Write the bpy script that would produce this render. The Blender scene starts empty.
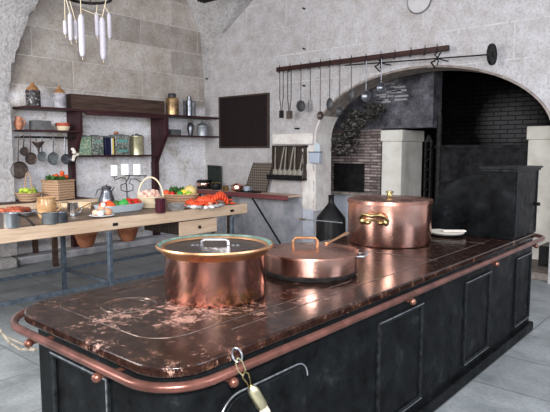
import bpy, bmesh, math, random
from mathutils import Vector, Matrix
random.seed(7)
V = Vector
COL = bpy.context.scene.collection
# ------------------------------------------------------------------ camera model (world metres; +Y runs along the range)
F = 545.0; H = 1.6; P = math.atan(56 / F); YAW = math.atan(475 * math.cos(P) / F)
SY, CY, SP, CP = math.sin(YAW), math.cos(YAW), math.sin(P), math.cos(P)
def ray(x, y):
    u = (x - 275) / F; v = -(y - 206) / F
    fw = CP + v * SP
    return V((-SY * fw + CY * u, CY * fw + SY * u, -SP + v * CP))
def atz(x, y, z):
    r = ray(x, y); t = (z - H) / r.z; return V((r.x * t, r.y * t, z))
def atX(x, y, X):
    r = ray(x, y); t = X / r.x; return V((X, r.y * t, H + r.z * t))
def atY(x, y, Y):
    r = ray(x, y); t = Y / r.y; return V((r.x * t, Y, H + r.z * t))
def depth(p):
    return (-SY * p[0] + CY * p[1]) * CP - (p[2] - H) * SP
def px(p):                                   # image column of a point
    a = -SY * p[0] + CY * p[1]; b = CY * p[0] + SY * p[1]; c = p[2] - H
    return 275 + F * b / (a * CP - c * SP)
def mpp(p): return depth(p) / F               # metres per pixel at a point
def onX(x, X, z):
    lo, hi = -2.0, 14.0
    for _ in range(40):
        m = (lo + hi) / 2
        if px((X, m, z)) < x: lo = m
        else: hi = m
    return V((X, lo, z))
def onY(x, Y, z):
    lo, hi = -12.0, 2.0
    for _ in range(40):
        m = (lo + hi) / 2
        if px((m, Y, z)) < x: lo = m
        else: hi = m
    return V((lo, Y, z))
def stand(x, y, z, w):                        # round thing whose front foot is seen at x,y
    p = atz(x, y, z); d = math.hypot(p.x, p.y); r = w / 2 * mpp(p)
    c = p
    for _ in range(5):
        c = V((p.x * (d + r) / d, p.y * (d + r) / d, z)); r = w / 2 * mpp(c)
    return c, r
# ------------------------------------------------------------------ mesh builder
class MB:
    def __init__(s): s.bm = bmesh.new(); s.M = Matrix.Identity(4)
    def at(s, loc=(0, 0, 0), rx=0, ry=0, rz=0):
        s.M = Matrix.Translation(V(loc)) @ Matrix.Rotation(rz, 4, 'Z') @ Matrix.Rotation(ry, 4, 'Y') @ Matrix.Rotation(rx, 4, 'X'); return s
    def v(s, co): return s.bm.verts.new(s.M @ V(co))
    def f(s, vs):
        try: return s.bm.faces.new(vs)
        except ValueError: return None
    def box(s, a, b):
        x0, y0, z0 = a; x1, y1, z1 = b
        v = [s.v(c) for c in ((x0, y0, z0), (x1, y0, z0), (x1, y1, z0), (x0, y1, z0), (x0, y0, z1), (x1, y0, z1), (x1, y1, z1), (x0, y1, z1))]
        for q in ((3, 2, 1, 0), (4, 5, 6, 7), (0, 1, 5, 4), (1, 2, 6, 5), (2, 3, 7, 6), (3, 0, 4, 7)): s.f([v[i] for i in q])
        return s
    def cbox(s, c, d):
        return s.box([c[i] - d[i] / 2 for i in range(3)], [c[i] + d[i] / 2 for i in range(3)])
    def lathe(s, c, prof, n=32, sx=1, sy=1, jitter=0):
        c = V(c); rings = []
        for r, z in prof:
            if r < 1e-5: rings.append([s.v(c + V((0, 0, z)))])
            else: rings.append([s.v(c + V((sx * r * math.cos(2 * math.pi * k / n), sy * r * math.sin(2 * math.pi * k / n), z))) for k in range(n)])
        for a, b in zip(rings, rings[1:]):
            for k in range(n):
                k2 = (k + 1) % n
                if len(a) == 1 and len(b) == 1: break
                if len(a) == 1: s.f([a[0], b[k2], b[k]])
                elif len(b) == 1: s.f([a[k], a[k2], b[0]])
                else: s.f([a[k], a[k2], b[k2], b[k]])
        return s
    def tube(s, pts, r, n=10, closed=False, flat=1.0):
        pts = [V(p) for p in pts]; m = len(pts); rs = r if isinstance(r, (list, tuple)) else [r] * m
        rings = []; up = None
        for i, p in enumerate(pts):
            if closed: t = pts[(i + 1) % m] - pts[i - 1]
            else: t = pts[min(i + 1, m - 1)] - pts[max(i - 1, 0)]
            t.normalize()
            if up is None:
                up = V((0, 0, 1)) if abs(t.z) < .9 else V((1, 0, 0))
            a = t.cross(up)
            if a.length < 1e-4: a = t.cross(V((0, 1, 0.3)))
            a.normalize(); b = a.cross(t); b.normalize(); up = b
            rings.append([s.v(p + a * rs[i] * math.cos(2 * math.pi * k / n) + b * rs[i] * flat * math.sin(2 * math.pi * k / n)) for k in range(n)])
        for i in range(m if closed else m - 1):
            A, B = rings[i], rings[(i + 1) % m]
            for k in range(n): s.f([A[k], A[(k + 1) % n], B[(k + 1) % n], B[k]])
        if not closed:
            s.f(rings[0][::-1]); s.f(rings[-1])
        return s
    def prism(s, poly, axis, a, b):             # poly = 2D outline in the two other axes
        def co(p, t):
            return {'x': (t, p[0], p[1]), 'y': (p[0], t, p[1]), 'z': (p[0], p[1], t)}[axis]
        A = [s.v(co(p, a)) for p in poly]; B = [s.v(co(p, b)) for p in poly]; n = len(poly)
        for k in range(n): s.f([A[k], A[(k + 1) % n], B[(k + 1) % n], B[k]])
        s.f(A[::-1]); s.f(B); return s
    def ball(s, c, r, sc=(1, 1, 1), u=16, w=10, bump=0):
        c = V(c); R = []
        for i in range(w + 1):
            th = math.pi * i / w
            if i in (0, w): R.append([s.v(c + V((0, 0, r * sc[2] * math.cos(th))))]); continue
            R.append([s.v(c + V((r * sc[0] * math.sin(th) * math.cos(2 * math.pi * k / u), r * sc[1] * math.sin(th) * math.sin(2 * math.pi * k / u), r * sc[2] * math.cos(th))) * 1) for k in range(u)])
            if bump:
                for vv in R[-1]: vv.co += V((random.uniform(-1, 1), random.uniform(-1, 1), random.uniform(-1, 1))) * r * bump
        for A, B in zip(R, R[1:]):
            for k in range(u):
                k2 = (k + 1) % u
                if len(A) == 1: s.f([A[0], B[k], B[k2]])
                elif len(B) == 1: s.f([A[k2], A[k], B[0]])
                else: s.f([A[k], B[k], B[k2], A[k2]])
        return s
    def torus(s, c, R, r, n=32, m=8, sx=1, sy=1):
        c = V(c)
        return s.tube([c + V((sx * R * math.cos(2 * math.pi * k / n), sy * R * math.sin(2 * math.pi * k / n), 0)) for k in range(n)], r, m, True)
    def build(s, name, mat, root=None, smooth=True, bevel=0, origin=None):
        bmesh.ops.recalc_face_normals(s.bm, faces=s.bm.faces)
        o0 = V(root['_o']) if root is not None else V(origin or (0, 0, 0))
        bmesh.ops.translate(s.bm, verts=s.bm.verts, vec=-o0)
        if smooth:
            for f in s.bm.faces: f.smooth = True
            for e in s.bm.edges:
                if len(e.link_faces) == 2 and e.calc_face_angle(0) > math.radians(38): e.smooth = False
        me = bpy.data.meshes.new(name); s.bm.to_mesh(me); s.bm.free()
        o = bpy.data.objects.new(name, me); COL.objects.link(o)
        if isinstance(mat, str): mat = MAT[mat]
        me.materials.append(mat)
        if root is not None: o.parent = root
        if root is not None:
            o['_o'] = tuple(o0)
        else:
            o.location = o0; o['_o'] = tuple(o0)
        if bevel:
            b = o.modifiers.new('bevel', 'BEVEL'); b.width = bevel; b.segments = 2; b.limit_method = 'ANGLE'
        return o
def thing(name, label, cat, loc, group=None):
    o = bpy.data.objects.new(name, None); COL.objects.link(o); o.location = loc; o.empty_display_size = .05
    o['label'] = label; o['category'] = cat; o['_o'] = tuple(loc)
    if group: o['group'] = group
    return o
def tag(o, label, cat, group=None, kind=None):
    o['label'] = label; o['category'] = cat
    if group: o['group'] = group
    if kind: o['kind'] = kind
    return o
def struct(o): o['kind'] = 'structure'; return o
def dup(root, loc, label, group=None, rz=0):
    def cp(o, par):
        c = o.copy(); COL.objects.link(c); c.parent = par
        for ch in [k for k in bpy.data.objects if k.parent == o]: cp(ch, c)
        return c
    r = cp(root, None); r.location = loc; r.rotation_euler = (0, 0, rz); r['label'] = label
    if group: r['group'] = group
    return r
def arc(c, r, a0, a1, n, plane='xz', ry=None):
    out = []
    ry = ry or r
    for k in range(n + 1):
        a = math.radians(a0 + (a1 - a0) * k / n); u, w = r * math.cos(a), ry * math.sin(a)
        out.append(V(c) + {'xz': V((u, 0, w)), 'yz': V((0, u, w)), 'xy': V((u, w, 0))}[plane])
    return out
# ------------------------------------------------------------------ materials
MAT = {}
class NT:
    def __init__(s, name):
        s.m = bpy.data.materials.new(name); s.m.use_nodes = True; s.t = s.m.node_tree; s.n = s.t.nodes
        s.b = s.n['Principled BSDF']; MAT[name] = s.m; s.b.inputs['Specular IOR Level'].default_value = .28
        tc = s.n.new('ShaderNodeTexCoord'); s.co = tc.outputs['Object']
    def L(s, a, b): s.t.links.new(a, b)
    def noise(s, sc, det=6, rough=.6, co=None, dist=0):
        n = s.n.new('ShaderNodeTexNoise'); n.inputs['Scale'].default_value = sc; n.inputs['Detail'].default_value = det
        n.inputs['Roughness'].default_value = rough; n.inputs['Distortion'].default_value = dist; s.L(co or s.co, n.inputs['Vector']); return n.outputs['Fac']
    def ramp(s, fac, stops):
        r = s.n.new('ShaderNodeValToRGB'); s.L(fac, r.inputs[0]); e = r.color_ramp.elements
        while len(e) < len(stops): e.new(.5)
        for q, (p, c) in zip(e, stops):
            q.position = p; q.color = (*c, 1) if not isinstance(c, (int, float)) else (c, c, c, 1)
        return r.outputs[0]
    def mix(s, fac, a, b, mode='MIX'):
        m = s.n.new('ShaderNodeMix'); m.data_type = 'RGBA'; m.blend_type = mode
        for k, x in ((0, fac), (6, a), (7, b)):
            if isinstance(x, (int, float)): m.inputs[k].default_value = x
            elif isinstance(x, tuple): m.inputs[k].default_value = (*x, 1)
            else: s.L(x, m.inputs[k])
        return m.outputs[2]
    def math(s, op, a, b=0.0):
        m = s.n.new('ShaderNodeMath'); m.operation = op
        for k, x in ((0, a), (1, b)):
            if isinstance(x, (int, float)): m.inputs[k].default_value = x
            else: s.L(x, m.inputs[k])
        return m.outputs[0]
    def bump(s, h, st=.3, dist=.01, prev=None):
        b = s.n.new('ShaderNodeBump'); b.inputs['Strength'].default_value = st; b.inputs['Distance'].default_value = dist
        s.L(h, b.inputs['Height'])
        if prev is not None: s.L(prev, b.inputs['Normal'])
        s.L(b.outputs[0], s.b.inputs['Normal']); return b.outputs[0]
    def map(s, rot=(0, 0, 0), sc=(1, 1, 1), loc=(0, 0, 0)):
        m = s.n.new('ShaderNodeMapping'); m.inputs['Rotation'].default_value = rot; m.inputs['Scale'].default_value = sc; m.inputs['Location'].default_value = loc
        s.L(s.co, m.inputs['Vector']); return m.outputs[0]
    def swz(s, order):
        a = s.n.new('ShaderNodeSeparateXYZ'); s.L(s.co, a.inputs[0]); c = s.n.new('ShaderNodeCombineXYZ')
        for i, k in enumerate(order): s.L(a.outputs['XYZ'.index(k)], c.inputs[i])
        s.sep = a; return c.outputs[0]
    def brick(s, co, w, h, mortar=.012, smooth=.2, off=.5, c1=.35, c2=.65, bias=0):
        n = s.n.new('ShaderNodeTexBrick'); s.L(co, n.inputs['Vector']); n.inputs['Scale'].default_value = 1
        n.inputs['Brick Width'].default_value = w; n.inputs['Row Height'].default_value = h
        n.inputs['Mortar Size'].default_value = mortar; n.inputs['Mortar Smooth'].default_value = smooth; n.offset = off
        n.inputs['Color1'].default_value = (c1, c1, c1, 1); n.inputs['Color2'].default_value = (c2, c2, c2, 1); n.inputs['Mortar'].default_value = (.5, .5, .5, 1)
        return n
    def setc(s, c):
        if isinstance(c, tuple): s.b.inputs['Base Color'].default_value = (*c, 1)
        else: s.L(c, s.b.inputs['Base Color'])
    def set(s, rough=None, metal=None, spec=None, coat=None):
        for k, x in (('Roughness', rough), ('Metallic', metal), ('Specular IOR Level', spec), ('Coat Weight', coat)):
            if x is None: continue
            if isinstance(x, (int, float)): s.b.inputs[k].default_value = x
            else: s.L(x, s.b.inputs[k])
def simple(name, c, rough=.6, metal=0, c2=None, sc=12, bump=0, bsc=60, spec=None, lo=.35, hi=.65):
    t = NT(name)
    if c2: t.setc(t.ramp(t.noise(sc), [(lo, c), (hi, c2)]))
    else: t.setc(c)
    if bump: t.bump(t.noise(bsc, 4), bump, .004)
    t.set(rough, metal, spec); return t
def wood(name, c, c2, axis='Y', rough=.6, sc=14, bump=.25):
    t = NT(name); s = {'X': (1.2, sc, sc), 'Y': (sc, 1.2, sc), 'Z': (sc, sc, 1.2)}[axis]
    n = t.noise(1.6, 8, .65, t.map(sc=s), .6)
    t.setc(t.ramp(n, [(.3, c), (.7, c2)])); t.bump(n, bump, .004); t.set(rough); return t

# left wall: ashlar masonry above, limewash below
t = NT('ashlar'); co = t.swz('YZX'); br = t.brick(co, 1.25, .42, .008, .6)
n = t.noise(2.4, 9, .75); fine = t.noise(26, 6, .7)
base = t.ramp(n, [(.30, (.27, .225, .19)), (.5, (.41, .365, .325)), (.70, (.53, .50, .48))])
blk = t.mix(.7, base, br.outputs['Color'], 'OVERLAY')
lime = t.ramp(t.noise(3.5, 8, .7), [(.34, (.50, .45, .40)), (.46, (.78, .75, .75)), (.66, (.90, .90, .96))])
hgt = t.math('ADD', t.sep.outputs[2], t.math('MULTIPLY', t.noise(1.5, 4), .5))
c = t.mix(t.ramp(t.math('MULTIPLY', hgt, .2), [(.52, 0.), (.545, 1.)]), lime, blk)
c = t.mix(br.outputs['Fac'], c, t.mix(.55, c, (.66, .64, .64)))
c = t.mix(t.ramp(fine, [(.30, .45), (.52, 0.)]), c, (.14, .11, .10)); t.setc(c)
b = t.bump(fine, .5, .012); t.bump(t.math('SUBTRACT', 1.0, br.outputs['Fac']), .35, .01, b); t.set(.9, 0, .2)
# back wall plaster: rough orange-peel render with bare patches
t = NT('render_plaster'); co = t.swz('XZY'); br = t.brick(co, .9, .45, .008, .5)
fine = t.noise(30, 5, .6); big = t.noise(1.3, 6, .65, dist=.5); mid = t.noise(5, 6, .7)
c = t.ramp(mid, [(.30, (.42, .385, .375)), (.52, (.52, .495, .50)), (.75, (.61, .60, .63))])
c = t.mix(t.ramp(big, [(.58, 0.), (.64, .35)]), c, (.36, .30, .27))
c = t.mix(t.math('MULTIPLY', br.outputs['Fac'], t.ramp(t.noise(.9, 2), [(.45, 0.), (.6, .8)])), c, (.74, .72, .72))
c = t.mix(t.ramp(fine, [(.34, .42), (.52, 0.)]), c, (.26, .23, .23)); t.setc(c)
t.bump(fine, .9, .02); t.set(.92, 0, .2)
t = NT('vault_stone'); fine = t.noise(22, 6, .7); n = t.noise(2.5, 6, .7)
c = t.ramp(n, [(.3, (.40, .38, .37)), (.7, (.66, .64, .65))]); c = t.mix(t.ramp(fine, [(.34, .5), (.55, 0.)]), c, (.16, .14, .15))
t.setc(c); t.bump(fine, .9, .03); t.set(.95, 0, .2)
t = NT('soot_brick'); co = t.swz('XZY'); br = t.brick(co, .24, .075, .008, .3, c1=.3, c2=.7)
n = t.noise(1.8, 6, .7)
c = t.ramp(t.noise(5, 6, .7), [(.35, (.002, .002, .002)), (.75, (.010, .009, .010))])
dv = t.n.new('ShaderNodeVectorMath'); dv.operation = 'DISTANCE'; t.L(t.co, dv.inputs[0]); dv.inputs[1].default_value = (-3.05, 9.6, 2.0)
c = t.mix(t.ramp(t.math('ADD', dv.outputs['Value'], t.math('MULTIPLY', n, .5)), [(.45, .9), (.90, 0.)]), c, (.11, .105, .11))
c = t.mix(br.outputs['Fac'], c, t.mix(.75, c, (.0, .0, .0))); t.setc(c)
t.bump(t.math('SUBTRACT', t.noise(20), br.outputs['Fac']), .8, .02); t.set(.9, 0, .08)
t = NT('soot_grey'); n = t.noise(3.2, 8, .75); f2 = t.noise(18, 6, .7)
c = t.ramp(n, [(.34, (.035, .033, .036)), (.52, (.13, .125, .145)), (.68, (.30, .29, .33))])
c = t.mix(t.ramp(f2, [(.62, 0.), (.70, .8)]), c, (.46, .45, .48)); t.setc(c); t.bump(f2, .8, .03); t.set(.9, 0, .2)
t = NT('thin_brick'); co = t.swz('XZY'); br = t.brick(co, .26, .05, .009, .3, c1=.2, c2=.8)
c = t.mix(.8, t.ramp(t.noise(9, 6, .7), [(.3, (.12, .09, .085)), (.6, (.34, .27, .26)), (.8, (.50, .44, .44))]), br.outputs['Color'], 'OVERLAY')
c = t.mix(br.outputs['Fac'], c, (.10, .085, .08)); t.setc(c)
t.bump(t.math('SUBTRACT', t.noise(25), br.outputs['Fac']), 1., .02); t.set(.9, 0, .2)
t = NT('flagstone'); br = t.brick(t.map(loc=(.12, .05, 0)), .62, .62, .007, .3, 0, c1=.42, c2=.58)
n = t.noise(2.5, 8, .7)
c = t.ramp(n, [(.32, (.17, .19, .195)), (.68, (.36, .38, .39))]); c = t.mix(.6, c, br.outputs['Color'], 'OVERLAY')
c = t.mix(br.outputs['Fac'], c, (.16, .165, .17)); c = t.mix(t.ramp(t.noise(40, 4), [(.35, .3), (.5, 0.)]), c, (.14, .14, .14))
t.setc(c); t.bump(t.math('SUBTRACT', t.math('MULTIPLY', n, .5), br.outputs['Fac']), .4, .008); t.set(t.ramp(n, [(.3, .38), (.7, .65)]), 0, .4)
simple('pale_stone', (.56, .53, .47), .85, c2=(.76, .73, .67), sc=3, bump=.3, bsc=25, lo=.3, hi=.6)
simple('jamb_plaster', (.62, .56, .52), .9, c2=(.80, .76, .72), sc=6, bump=.7, bsc=18)
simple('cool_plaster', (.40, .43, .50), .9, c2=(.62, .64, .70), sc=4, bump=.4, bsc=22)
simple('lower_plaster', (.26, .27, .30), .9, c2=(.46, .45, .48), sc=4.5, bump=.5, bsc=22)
simple('arch_stone', (.17, .14, .125), .9, c2=(.34, .29, .26), sc=9, bump=.7, bsc=30)
simple('rubble', (.02, .018, .016), .95, c2=(.24, .21, .19), sc=20, bump=1, bsc=30, lo=.48, hi=.72)
# copper family
def copper(name, a, b, c, rough, patch=.0, pc=(.4, .25, .05), psc=5):
    t = NT(name); n = t.noise(3.0, 6, .65); col = t.ramp(n, [(.28, a), (.5, b), (.74, c)])
    if patch: col = t.mix(t.ramp(t.noise(psc, 7, .7), [(.56, 0.), (.64, patch)]), col, pc)
    t.setc(col); t.set(t.ramp(t.noise(7, 6), [(.3, rough * .8), (.7, rough * 1.5)]), 1.0)
    vo = t.n.new('ShaderNodeTexVoronoi'); vo.inputs['Scale'].default_value = 26; t.L(t.co, vo.inputs['Vector'])
    b_ = t.bump(vo.outputs['Distance'], .05, .003); t.bump(t.noise(60, 3), .03, .002, b_); return t
copper('copper', (.58, .25, .18), (.84, .45, .35), (.95, .62, .53), .19)
copper('worn_copper', (.30, .14, .10), (.70, .38, .31), (.90, .58, .50), .19, .75, (.46, .26, .08), 6)
copper('lid_copper', (.30, .13, .09), (.50, .25, .19), (.64, .37, .30), .25)
copper('dark_lid', (.14, .11, .10), (.22, .17, .15), (.32, .25, .22), .28)
copper('rim_copper', (.50, .26, .12), (.68, .38, .20), (.75, .46, .28), .32)
simple('rail_metal', (.10, .042, .032), .28, .6, (.24, .10, .08), 7)
simple('verdigris', (.09, .16, .14), .55, .1, (.22, .34, .30), 14, spec=.1)
simple('brass', (.22, .15, .06), .3, 1, (.58, .44, .22), 30)
simple('pale_brass', (.70, .62, .38), .35, 1, (.85, .78, .55), 20)
simple('steel', (.50, .52, .55), .28, 1, (.68, .70, .73), 10)
simple('pewter', (.10, .105, .12), .34, .9, (.28, .29, .32), 8)
simple('zinc', (.34, .36, .38), .5, .6, (.52, .55, .58), 9)
simple('wrought_iron', (.006, .006, .006), .55, .1, (.028, .024, .024), 25, .4, spec=.12)
simple('blue_steel', (.05, .065, .085), .42, .3, (.11, .135, .165), 20)
simple('tin_grey', (.10, .11, .115), .55, .4, (.24, .26, .27), 10, .2)
simple('bronze_pan', (.07, .055, .05), .45, .7, (.17, .13, .11), 12, .2)
# the range: blackened iron, and its worn top
t = NT('black_iron'); n = t.noise(6, 8, .7); c = t.ramp(n, [(.35, (.0015, .0018, .002)), (.60, (.008, .009, .010)), (.78, (.03, .032, .035))])
c = t.mix(t.ramp(t.noise(2.1, 7, .75), [(.72, 0.), (.80, .6)]), c, (.26, .11, .06)); t.setc(c)
t.set(t.ramp(t.noise(9, 6), [(.3, .22), (.7, .5)]), 0, .05); t.bump(t.noise(14, 8, .7), .35, .006)
simple('bright_edge', (.20, .21, .23), .3, .8, (.50, .53, .57), 30, .2)  # pale metal, carries the imitated highlights on iron edges
t = NT('range_top'); tex = t.noise(24, 10, .82, dist=.5); big = t.noise(2.3, 5, .6)
base = t.ramp(t.noise(16, 10, .78), [(.36, (.006, .003, .003)), (.56, (.030, .014, .010)), (.66, (.20, .095, .065))])
worn = t.ramp(t.noise(34, 8, .7), [(.3, (.22, .10, .07)), (.7, (.56, .36, .30))])
dv = t.n.new('ShaderNodeVectorMath'); dv.operation = 'DISTANCE'; t.L(t.co, dv.inputs[0]); dv.inputs[1].default_value = (.14, -1.60, .88)
prox = t.ramp(t.math('MULTIPLY', dv.outputs['Value'], .8), [(.06, .10), (.22, .055), (.42, .012), (.7, 0.)])
mask = t.ramp(t.math('ADD', t.math('MULTIPLY', t.math('ADD', tex, big), .5), prox), [(.585, 0.), (.615, 1.)])
t.setc(t.mix(mask, base, worn)); t.set(t.ramp(t.noise(15, 8), [(.3, .07), (.7, .24)]), .08, .30)
t.bump(t.math('ADD', t.math('MULTIPLY', tex, .6), t.math('MULTIPLY', mask, .25)), .16, .005)
# woods
wood('pine', (.50, .34, .22), (.74, .56, .41), 'Y', .55)
wood('pine_x', (.50, .35, .20), (.72, .55, .36), 'X', .55)
wood('table_boards', (.085, .055, .038), (.27, .19, .14), 'Y', .5)
wood('old_oak', (.030, .016, .012), (.11, .065, .050), 'Y', .7)
wood('red_wood', (.022, .008, .009), (.065, .022, .024), 'Y', .5)
wood('red_wood_z', (.018, .007, .008), (.060, .018, .024), 'Z', .5)
wood('red_beam', (.014, .005, .005), (.05, .016, .013), 'X', .5)
wood('niche_wood', (.028, .018, .014), (.07, .05, .04), 'Z', .6)
wood('spoon_wood', (.17, .15, .12), (.36, .33, .28), 'Z', .6)
wood('counter_wood', (.09, .02, .025), (.22, .07, .07), 'X', .5)
wood('counter_pale', (.50, .33, .25), (.72, .56, .45), 'X', .6)
# goods
t = NT('wicker'); w = t.n.new('ShaderNodeTexWave'); w.inputs['Scale'].default_value = 9; w.inputs['Distortion'].default_value = 1.6; w.bands_direction = 'Z'; t.L(t.co, w.inputs['Vector'])
w2 = t.n.new('ShaderNodeTexChecker'); w2.inputs['Scale'].default_value = 26; t.L(t.co, w2.inputs['Vector'])
t.setc(t.mix(t.math('MULTIPLY', w2.outputs['Fac'], .4), t.ramp(w.outputs['Fac'], [(.2, (.34, .19, .11)), (.8, (.60, .40, .26))]), (.52, .33, .20)))
t.bump(t.math('ADD', w.outputs['Fac'], w2.outputs['Fac']), .6, .006); t.set(.7)
t = NT('pale_wicker'); w = t.n.new('ShaderNodeTexWave'); w.inputs['Scale'].default_value = 20; w.inputs['Distortion'].default_value = 1.5; w.bands_direction = 'Z'; t.L(t.co, w.inputs['Vector'])
t.setc(t.ramp(w.outputs['Fac'], [(.2, (.55, .40, .24)), (.8, (.86, .74, .54))])); t.bump(w.outputs['Fac'], .6, .006); t.set(.7)
simple('old_rope', (.14, .115, .09), .9, 0, (.30, .26, .21), 60, .6, 120)
simple('cane', (.80, .68, .47), .5)
simple('terracotta', (.36, .12, .06), .7, 0, (.52, .22, .12), 9)
simple('jug_clay', (.30, .10, .05), .4, 0, (.55, .26, .16), 14)
simple('red_glaze', (.36, .05, .03), .3, 0, (.50, .12, .07), 10)
simple('cream_glaze', (.72, .60, .42), .35)
simple('amber_glaze', (.30, .15, .06), .18, 0, (.58, .38, .20), 7)
simple('stoneware', (.04, .035, .035), .35, 0, (.50, .48, .50), 24, lo=.56, hi=.66)
simple('stoneware_pale', (.20, .19, .21), .35, 0, (.48, .46, .50), 14)
simple('orange_cap', (.16, .08, .035), .4, 0, (.46, .22, .09), 12)
simple('gold_tin', (.14, .085, .05), .35, .8, (.52, .34, .17), 9)
simple('dark_tin', (.025, .025, .03), .4, .4, (.10, .10, .11), 12)
simple('green_tin', (.50, .55, .36), .4, .3, (.16, .30, .24), 38, lo=.45, hi=.55)
simple('patterned_tin', (.38, .36, .33), .4, .3, (.08, .13, .11), 34, lo=.46, hi=.56)
simple('cream_tin', (.50, .46, .27), .3, .7, (.76, .72, .50), 10)
simple('blue_tin', (.015, .016, .05), .3, .2)
simple('yellow_label', (.75, .55, .12), .5); simple('white_label', (.72, .74, .80), .5)
simple('teal_label', (.14, .34, .30), .5); simple('lead_box', (.10, .10, .105), .7, 0, (.17, .17, .175), 20)
simple('wax', (.90, .90, .91), .5); simple('paper', (.78, .72, .64), .8); simple('dark_steel', (.035, .035, .037), .5, .3, (.10, .10, .105), 12, .2); simple('disc_stone', (.48, .46, .46), .85, c2=(.56, .54, .55), sc=5)
simple('dish_white', (.86, .86, .88), .25); simple('pale_blue_enamel', (.55, .63, .68), .3); simple('blue_enamel', (.42, .47, .56), .3)
simple('twine', (.72, .60, .42), .8); simple('sausage', (.48, .45, .50), .7, 0, (.56, .53, .59), 60)
simple('rope_fibre', (.30, .26, .21), .85, 0, (.60, .55, .48), 60, .6, 120)
simple('pepper_red', (.62, .03, .02), .25); simple('tomato', (.75, .10, .03), .25); simple('pepper_green', (.04, .32, .05), .3)
simple('leaf', (.03, .10, .03), .6, 0, (.10, .24, .06), 30); simple('lime_fruit', (.48, .60, .07), .4); simple('lemon', (.85, .68, .06), .4)
simple('melon', (.62, .45, .14), .5, 0, (.74, .58, .26), 14); simple('egg', (.80, .50, .36), .45); simple('white_egg', (.88, .85, .82), .45)
simple('brown_egg', (.62, .32, .19), .45); simple('peach_egg', (.84, .52, .42), .45); simple('meat', (.26, .045, .025), .35, 0, (.52, .14, .07), 18)
simple('lobster_shell', (.62, .045, .015), .3, 0, (.85, .14, .05), 14); simple('lobster_pale', (.85, .42, .28), .4)
simple('shell_dark', (.06, .06, .07), .35, 0, (.5, .5, .5), 30); simple('shell_white', (.80, .80, .80), .4)
simple('burgundy_glaze', (.060, .014, .022), .15); simple('black_pot', (.006, .006, .0065), .35, .0, (.018, .017, .018), 10, spec=.15)
simple('slate_green', (.008, .012, .010), .6, 0, (.022, .03, .025), 12)
t = NT('glass'); t.setc((.85, .87, .88)); t.set(.08); t.b.inputs['Transmission Weight'].default_value = .9; t.b.inputs['IOR'].default_value = 1.3
# dark woven screen on the back wall, leaning grid board
t = NT('mesh_panel'); co = t.swz('XZY'); br = t.brick(co, .018, .018, .004, .1, 0)
t.setc(t.mix(br.outputs['Fac'], t.ramp(t.noise(20, 5), [(.3, (.012, .005, .006)), (.7, (.04, .016, .016))]), (.006, .003, .003))); t.set(.8)
t.bump(br.outputs['Fac'], .5, .004)
t = NT('grid_board'); br = t.brick(t.swz('XZY'), .045, .045, .006, .1, 0)
t.setc(t.mix(br.outputs['Fac'], (.06, .042, .035), (.20, .17, .14))); t.set(.7)
XL, YB = -7.86, 7.03                           # face of the left wall, face of the back wall
# ================================================================== SETTING
m = MB(); m.box((XL - .4, -3, -.1), (4, 11, 0)); struct(m.build('floor', 'flagstone', smooth=False))
m = MB(); m.box((XL - .4, 1.4, 0), (XL, YB + .4, 5.6)); struct(m.build('wall_left', 'ashlar', smooth=False))
# back wall with the hearth arch cut through it
AX, AA, AB, AZ = -3.5, 1.76, .97, 1.77
WT = .42
def arch_pts(a=AA, b=AB, n=48):
    return [(AX - a * math.cos(math.pi * k / n), AZ + b * math.sin(math.pi * k / n)) for k in range(n + 1)]
m = MB()
ap = arch_pts(); out = [(XL, 0), (AX - AA, 0)] + ap + [(AX + AA, 0), (4, 0), (4, 5.6), (XL, 5.6)]
# strips: left of arch, right of arch, and above it (quads, no big n-gons)
m.box((XL, YB, 0), (AX - AA, YB + WT, 5.6)); m.box((AX + AA, YB, 0), (4, YB + WT, 5.6))
for (x0, z0), (x1, z1) in zip(ap, ap[1:]):
    a = [m.v(c) for c in ((x0, YB, z0), (x1, YB, z1), (x1, YB, 5.6), (x0, YB, 5.6), (x0, YB + WT, z0), (x1, YB + WT, z1), (x1, YB + WT, 5.6), (x0, YB + WT, 5.6))]
    for q in ((0, 1, 2, 3), (7, 6, 5, 4), (0, 4, 5, 1), (3, 2, 6, 7)): m.f([a[i] for i in q])
struct(m.build('wall_back', 'render_plaster', smooth=False))
bp = arch_pts(AA, AB, 40); ip = arch_pts(AA - .03, AB - .03, 40)
def soffit(i0, i1):
    m = MB()
    for i in range(i0, i1):
        (x0, z0), (x1, z1) = bp[i], bp[i + 1]; (u0, w0), (u1, w1) = ip[i], ip[i + 1]
        a = [m.v(c) for c in ((x0, YB - .01, z0), (x1, YB - .01, z1), (u1, YB - .01, w1), (u0, YB - .01, w0), (x0, YB + WT, z0), (x1, YB + WT, z1), (u1, YB + WT, w1), (u0, YB + WT, w0))]
        for q in ((0, 1, 2, 3), (3, 2, 6, 7), (4, 7, 6, 5)): m.f([a[i2] for i2 in q])
    return m
struct(soffit(5, 40).build('trim_1', 'arch_stone'))
m = soffit(0, 5); m.box((AX - AA, YB + .001, .62), (AX - AA + .03, YB + WT, AZ)); struct(m.build('trim_9', 'jamb_plaster'))
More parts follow.
